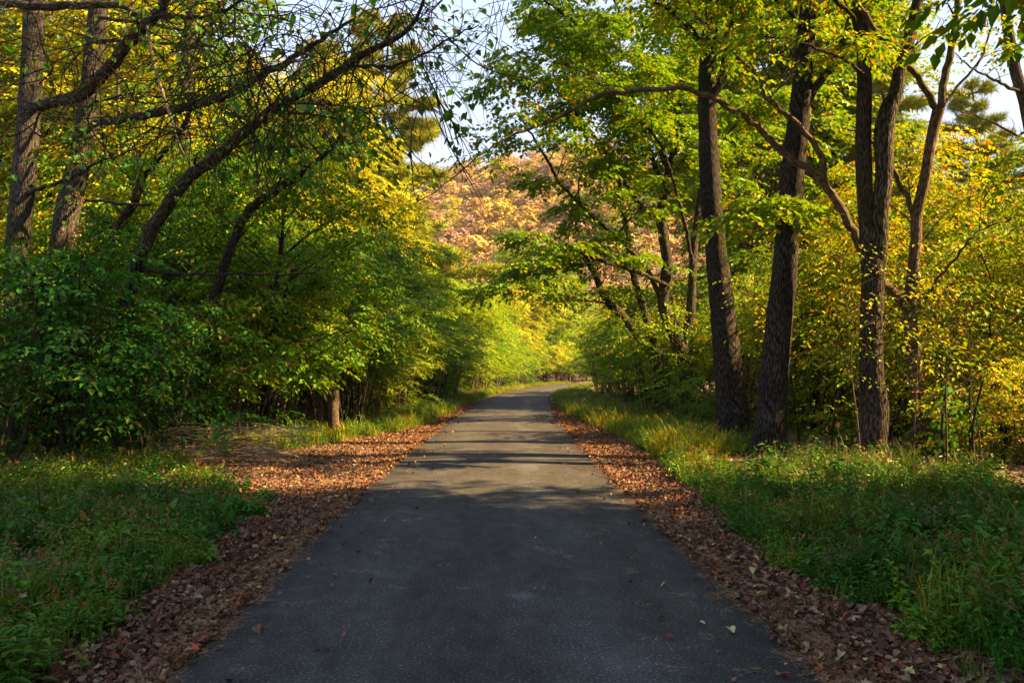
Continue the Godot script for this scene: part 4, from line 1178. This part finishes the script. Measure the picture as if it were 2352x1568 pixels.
func litter() -> void:
	var shapes := []
	for k in 8:
		var g := Geo.new()
		leaf(g, Transform3D(Basis(Vector3.RIGHT, Vector3.FORWARD, Vector3.UP) * 0.085, Vector3(0, 0.008, 0.04)), ["maple", "oval", "heart", "maple"][k % 4], Color.WHITE, rf(-0.1, 0.4), rf(-0.4, 0.45))
		shapes.append(g.mesh())
	var needle := []
	for k in 4:
		var g := Geo.new()
		for j in 9:
			var w := rf(-0.7, 0.7) + (PI if rng.randf() < 0.3 else 0.0)
			var d := Vector3(cos(w), 0, sin(w)) * rf(0.05, 0.11)
			var c := Vector3(rf(-0.08, 0.08), rf(0.002, 0.012), rf(-0.08, 0.08))
			var x := Vector3(-d.z, 0, d.x).normalized() * 0.0016
			var bend := x * rf(-9, 9)
			g.tri(c - d - x, c + bend, c - d + x)
			g.tri(c + bend - x, c + d, c + bend + x)
		needle.append(g.mesh())
	for side in [-1.0, 1.0]:
		var o := thing("leaf_litter", "band of fallen brown leaves and pine needles along the %s edge of the asphalt" % ("left" if side < 0 else "right"), "leaf litter")
		o.set_meta("kind", "structure")
		o.remove_meta("category")
		# the nearest fallen leaves, one by one
		var tone := []
		for k in 14:
			var m := StandardMaterial3D.new()
			m.resource_name = "fallen_leaf"
			m.albedo_color = litter_tint().linear_to_srgb()
			m.roughness = 0.75
			m.cull_mode = BaseMaterial3D.CULL_DISABLED
			tone.append(m)
		for k in 150:
			var z := 3.9 + 3.6 * pow(rng.randf(), 1.2)
			var p := edge(z, side, rf(-0.06, litter_w(z, side)))
			var l := part("fallen_leaf", shapes[rng.randi() % 8], tone[rng.randi() % 14], o)
			l.transform = Transform3D(Basis.from_euler(Vector3(rf(-0.5, 0.5), rf(0, TAU), rf(-0.5, 0.5))) * rf(0.45, 0.95), p + Vector3(0, rf(0.015, 0.04), 0))
		var places := []
		var tints := []
		for w in 8:
			places.append([])
			tints.append([])
		var add := func(z, off, deep):
			var p := edge(z, side, off)
			p.y = maxf(ground_y(p.x, z), 0.016 if off > -0.02 and off < 0.05 else (0.03 + 0.025 * (1.0 - pow(1.0 + off / HALF, 2.0)) if off < 0.0 else -1.0)) + rf(0.004, deep)
			var w := rng.randi() % 8
			places[w].append(Transform3D(Basis.from_euler(Vector3(rf(-0.9, 0.9), rf(0, TAU), rf(-0.9, 0.9))) * rf(0.22, 0.68), p))
			tints[w].append(litter_tint())
		for k in 60000:
			var z := 3.0 + 37.0 * pow(rng.randf(), 1.35)
			var t := rng.randf()
			var far: float = litter_w(z, side) * (1.0 + 0.5 * bumpy.get_noise_2d(z * 20.0, side * 33.0)) + 0.2
			var off := lerpf(-0.05 + 0.14 * bumpy.get_noise_2d(z * 40.0, side * 71.0), far, t if rng.randf() < 0.85 else t * t)
			if bumpy.get_noise_2d(off * 45.0, z * 30.0) > -0.22 or rng.randf() < 0.35: add.call(z, off, 0.03)
		for k in 7000:
			var z := 6.0 + 50.0 * pow(rng.randf(), 1.4)
			add.call(z, litter_w(z, side) + rf(0.0, 9.0), 0.03)
		for k in 260:
			var z := 4.0 + 40.0 * pow(rng.randf(), 1.6)
			add.call(z, -absf(rng.randfn(0.0, 0.45)), 0.012)
		for k in 1200:
			var z := 3.8 + 9.0 * rng.randf()
			var off: float = litter_w(z, side) + rf(0.1, 3.0)
			add.call(z, off, 0.30)
		for k in 2500:
			var z := 40.0 + 60.0 * rng.randf()
			add.call(z, rf(-0.1, litter_w(z, side) + 0.1), 0.03)
		for w in 8: scatter("litter_leaf", shapes[w], mats["litter"], places[w], tints[w], o)
		places = [[], [], [], []]
		tints = [[], [], [], []]
		for k in 1000:
			var z := 3.2 + 24.0 * pow(rng.randf(), 1.5)
			var off := 0.07 - absf(rng.randfn(0.0, 0.06)) + bumpy.get_noise_2d(z * 60.0, side * 60.0) * 0.14
			var p := edge(z, side, off)
			p.y = (0.026 + 0.025 * (1.0 - pow(minf(1.0, 1.0 + off / HALF), 2.0)) if off < 0.0 else 0.012) + rf(0.0, 0.010)
			var w := rng.randi() % 4
			places[w].append(Transform3D(Basis(Vector3.UP, rf(-0.8, 0.8) + (PI / 2 if rng.randf() < 0.5 else 0.0)) * rf(0.8, 1.3), p))
			tints[w].append(Color(0.30, 0.165, 0.08) * rf(0.4, 1.1))
		for k in 36:
			var z := 3.6 + 7.0 * rng.randf()
			var off := -rf(0.05, 1.7)
			var p := edge(z, side, off)
			p.y = 0.03 + 0.025 * (1.0 - pow(1.0 + off / HALF, 2.0))
			places[k % 4].append(Transform3D(Basis(Vector3.UP, rf(0, TAU)).scaled(Vector3(0.6, 0.5, 0.6)), p))
			tints[k % 4].append(Color(0.42, 0.28, 0.15))
		for w in 4: scatter("pine_needle", needle[w], mats["straw"], places[w], tints[w], o)
	# single leaves on the asphalt
	for q in [[1615, 1441, "small pale leaf lying alone on the asphalt, nearer the road's middle", 0.5], [1681, 1458, "pale yellow leaf lying on the asphalt near the right edge", 0.9], [1230, 1243, "tiny brown leaf lying on the asphalt in the middle of the road", 0.35]]:
		var g := Geo.new()
		leaf(g, Transform3D(Basis(Vector3.RIGHT, Vector3.FORWARD, Vector3.UP) * 0.1, Vector3(0, 0.012, 0.05)), "heart", Color.WHITE, 0.2, 0.2)
		var p := at(q[0], q[1], 1829.0 * 1.65 / (q[1] - 850.0))
		var m := StandardMaterial3D.new()
		m.resource_name = "yellow_leaf"
		m.albedo_color = lin(0.36, 0.30, 0.11)
		m.roughness = 0.7
		m.cull_mode = BaseMaterial3D.CULL_DISABLED
		var l := part(numbered("single_leaf"), g.mesh(), m, self)
		l.transform = Transform3D(Basis(Vector3.UP, rf(0, TAU)) * (q[3] * 0.75), Vector3(p.x, 0.05, p.z))
		tag(l, q[2], "leaf")


# alike trees and shrubs of one place are told apart by their order across it
func single_out() -> void:
	var alike := {}
	for o in get_children():
		if o.has_meta("group"):
			var l: String = o.get_meta("label")
			if not alike.has(l): alike[l] = []
			alike[l].append(o)
	var order := ["leftmost", "second from left", "third from left", "fourth from left", "fifth from left", "sixth from left", "seventh from left", "eighth from left", "ninth from left", "tenth from left", "eleventh from left", "twelfth from left", "thirteenth from left", "fourteenth from left", "fifteenth from left", "sixteenth from left"]
	var back := ["rightmost", "second from right", "third from right", "fourth from right", "fifth from right", "sixth from right", "seventh from right", "eighth from right", "ninth from right", "tenth from right", "eleventh from right", "twelfth from right", "thirteenth from right", "fourteenth from right", "fifteenth from right", "sixteenth from right"]
	for l in alike:
		var list: Array = alike[l]
		if list.size() < 2 or list.size() > 32: continue
		list.sort_custom(func(a, b): return a.position.x / -a.position.z < b.position.x / -b.position.z)
		for k in list.size():
			var w: String = order[k] if k < (list.size() + 1) / 2 else back[list.size() - 1 - k]
			list[k].set_meta("label", "%s, %s" % [l, w])
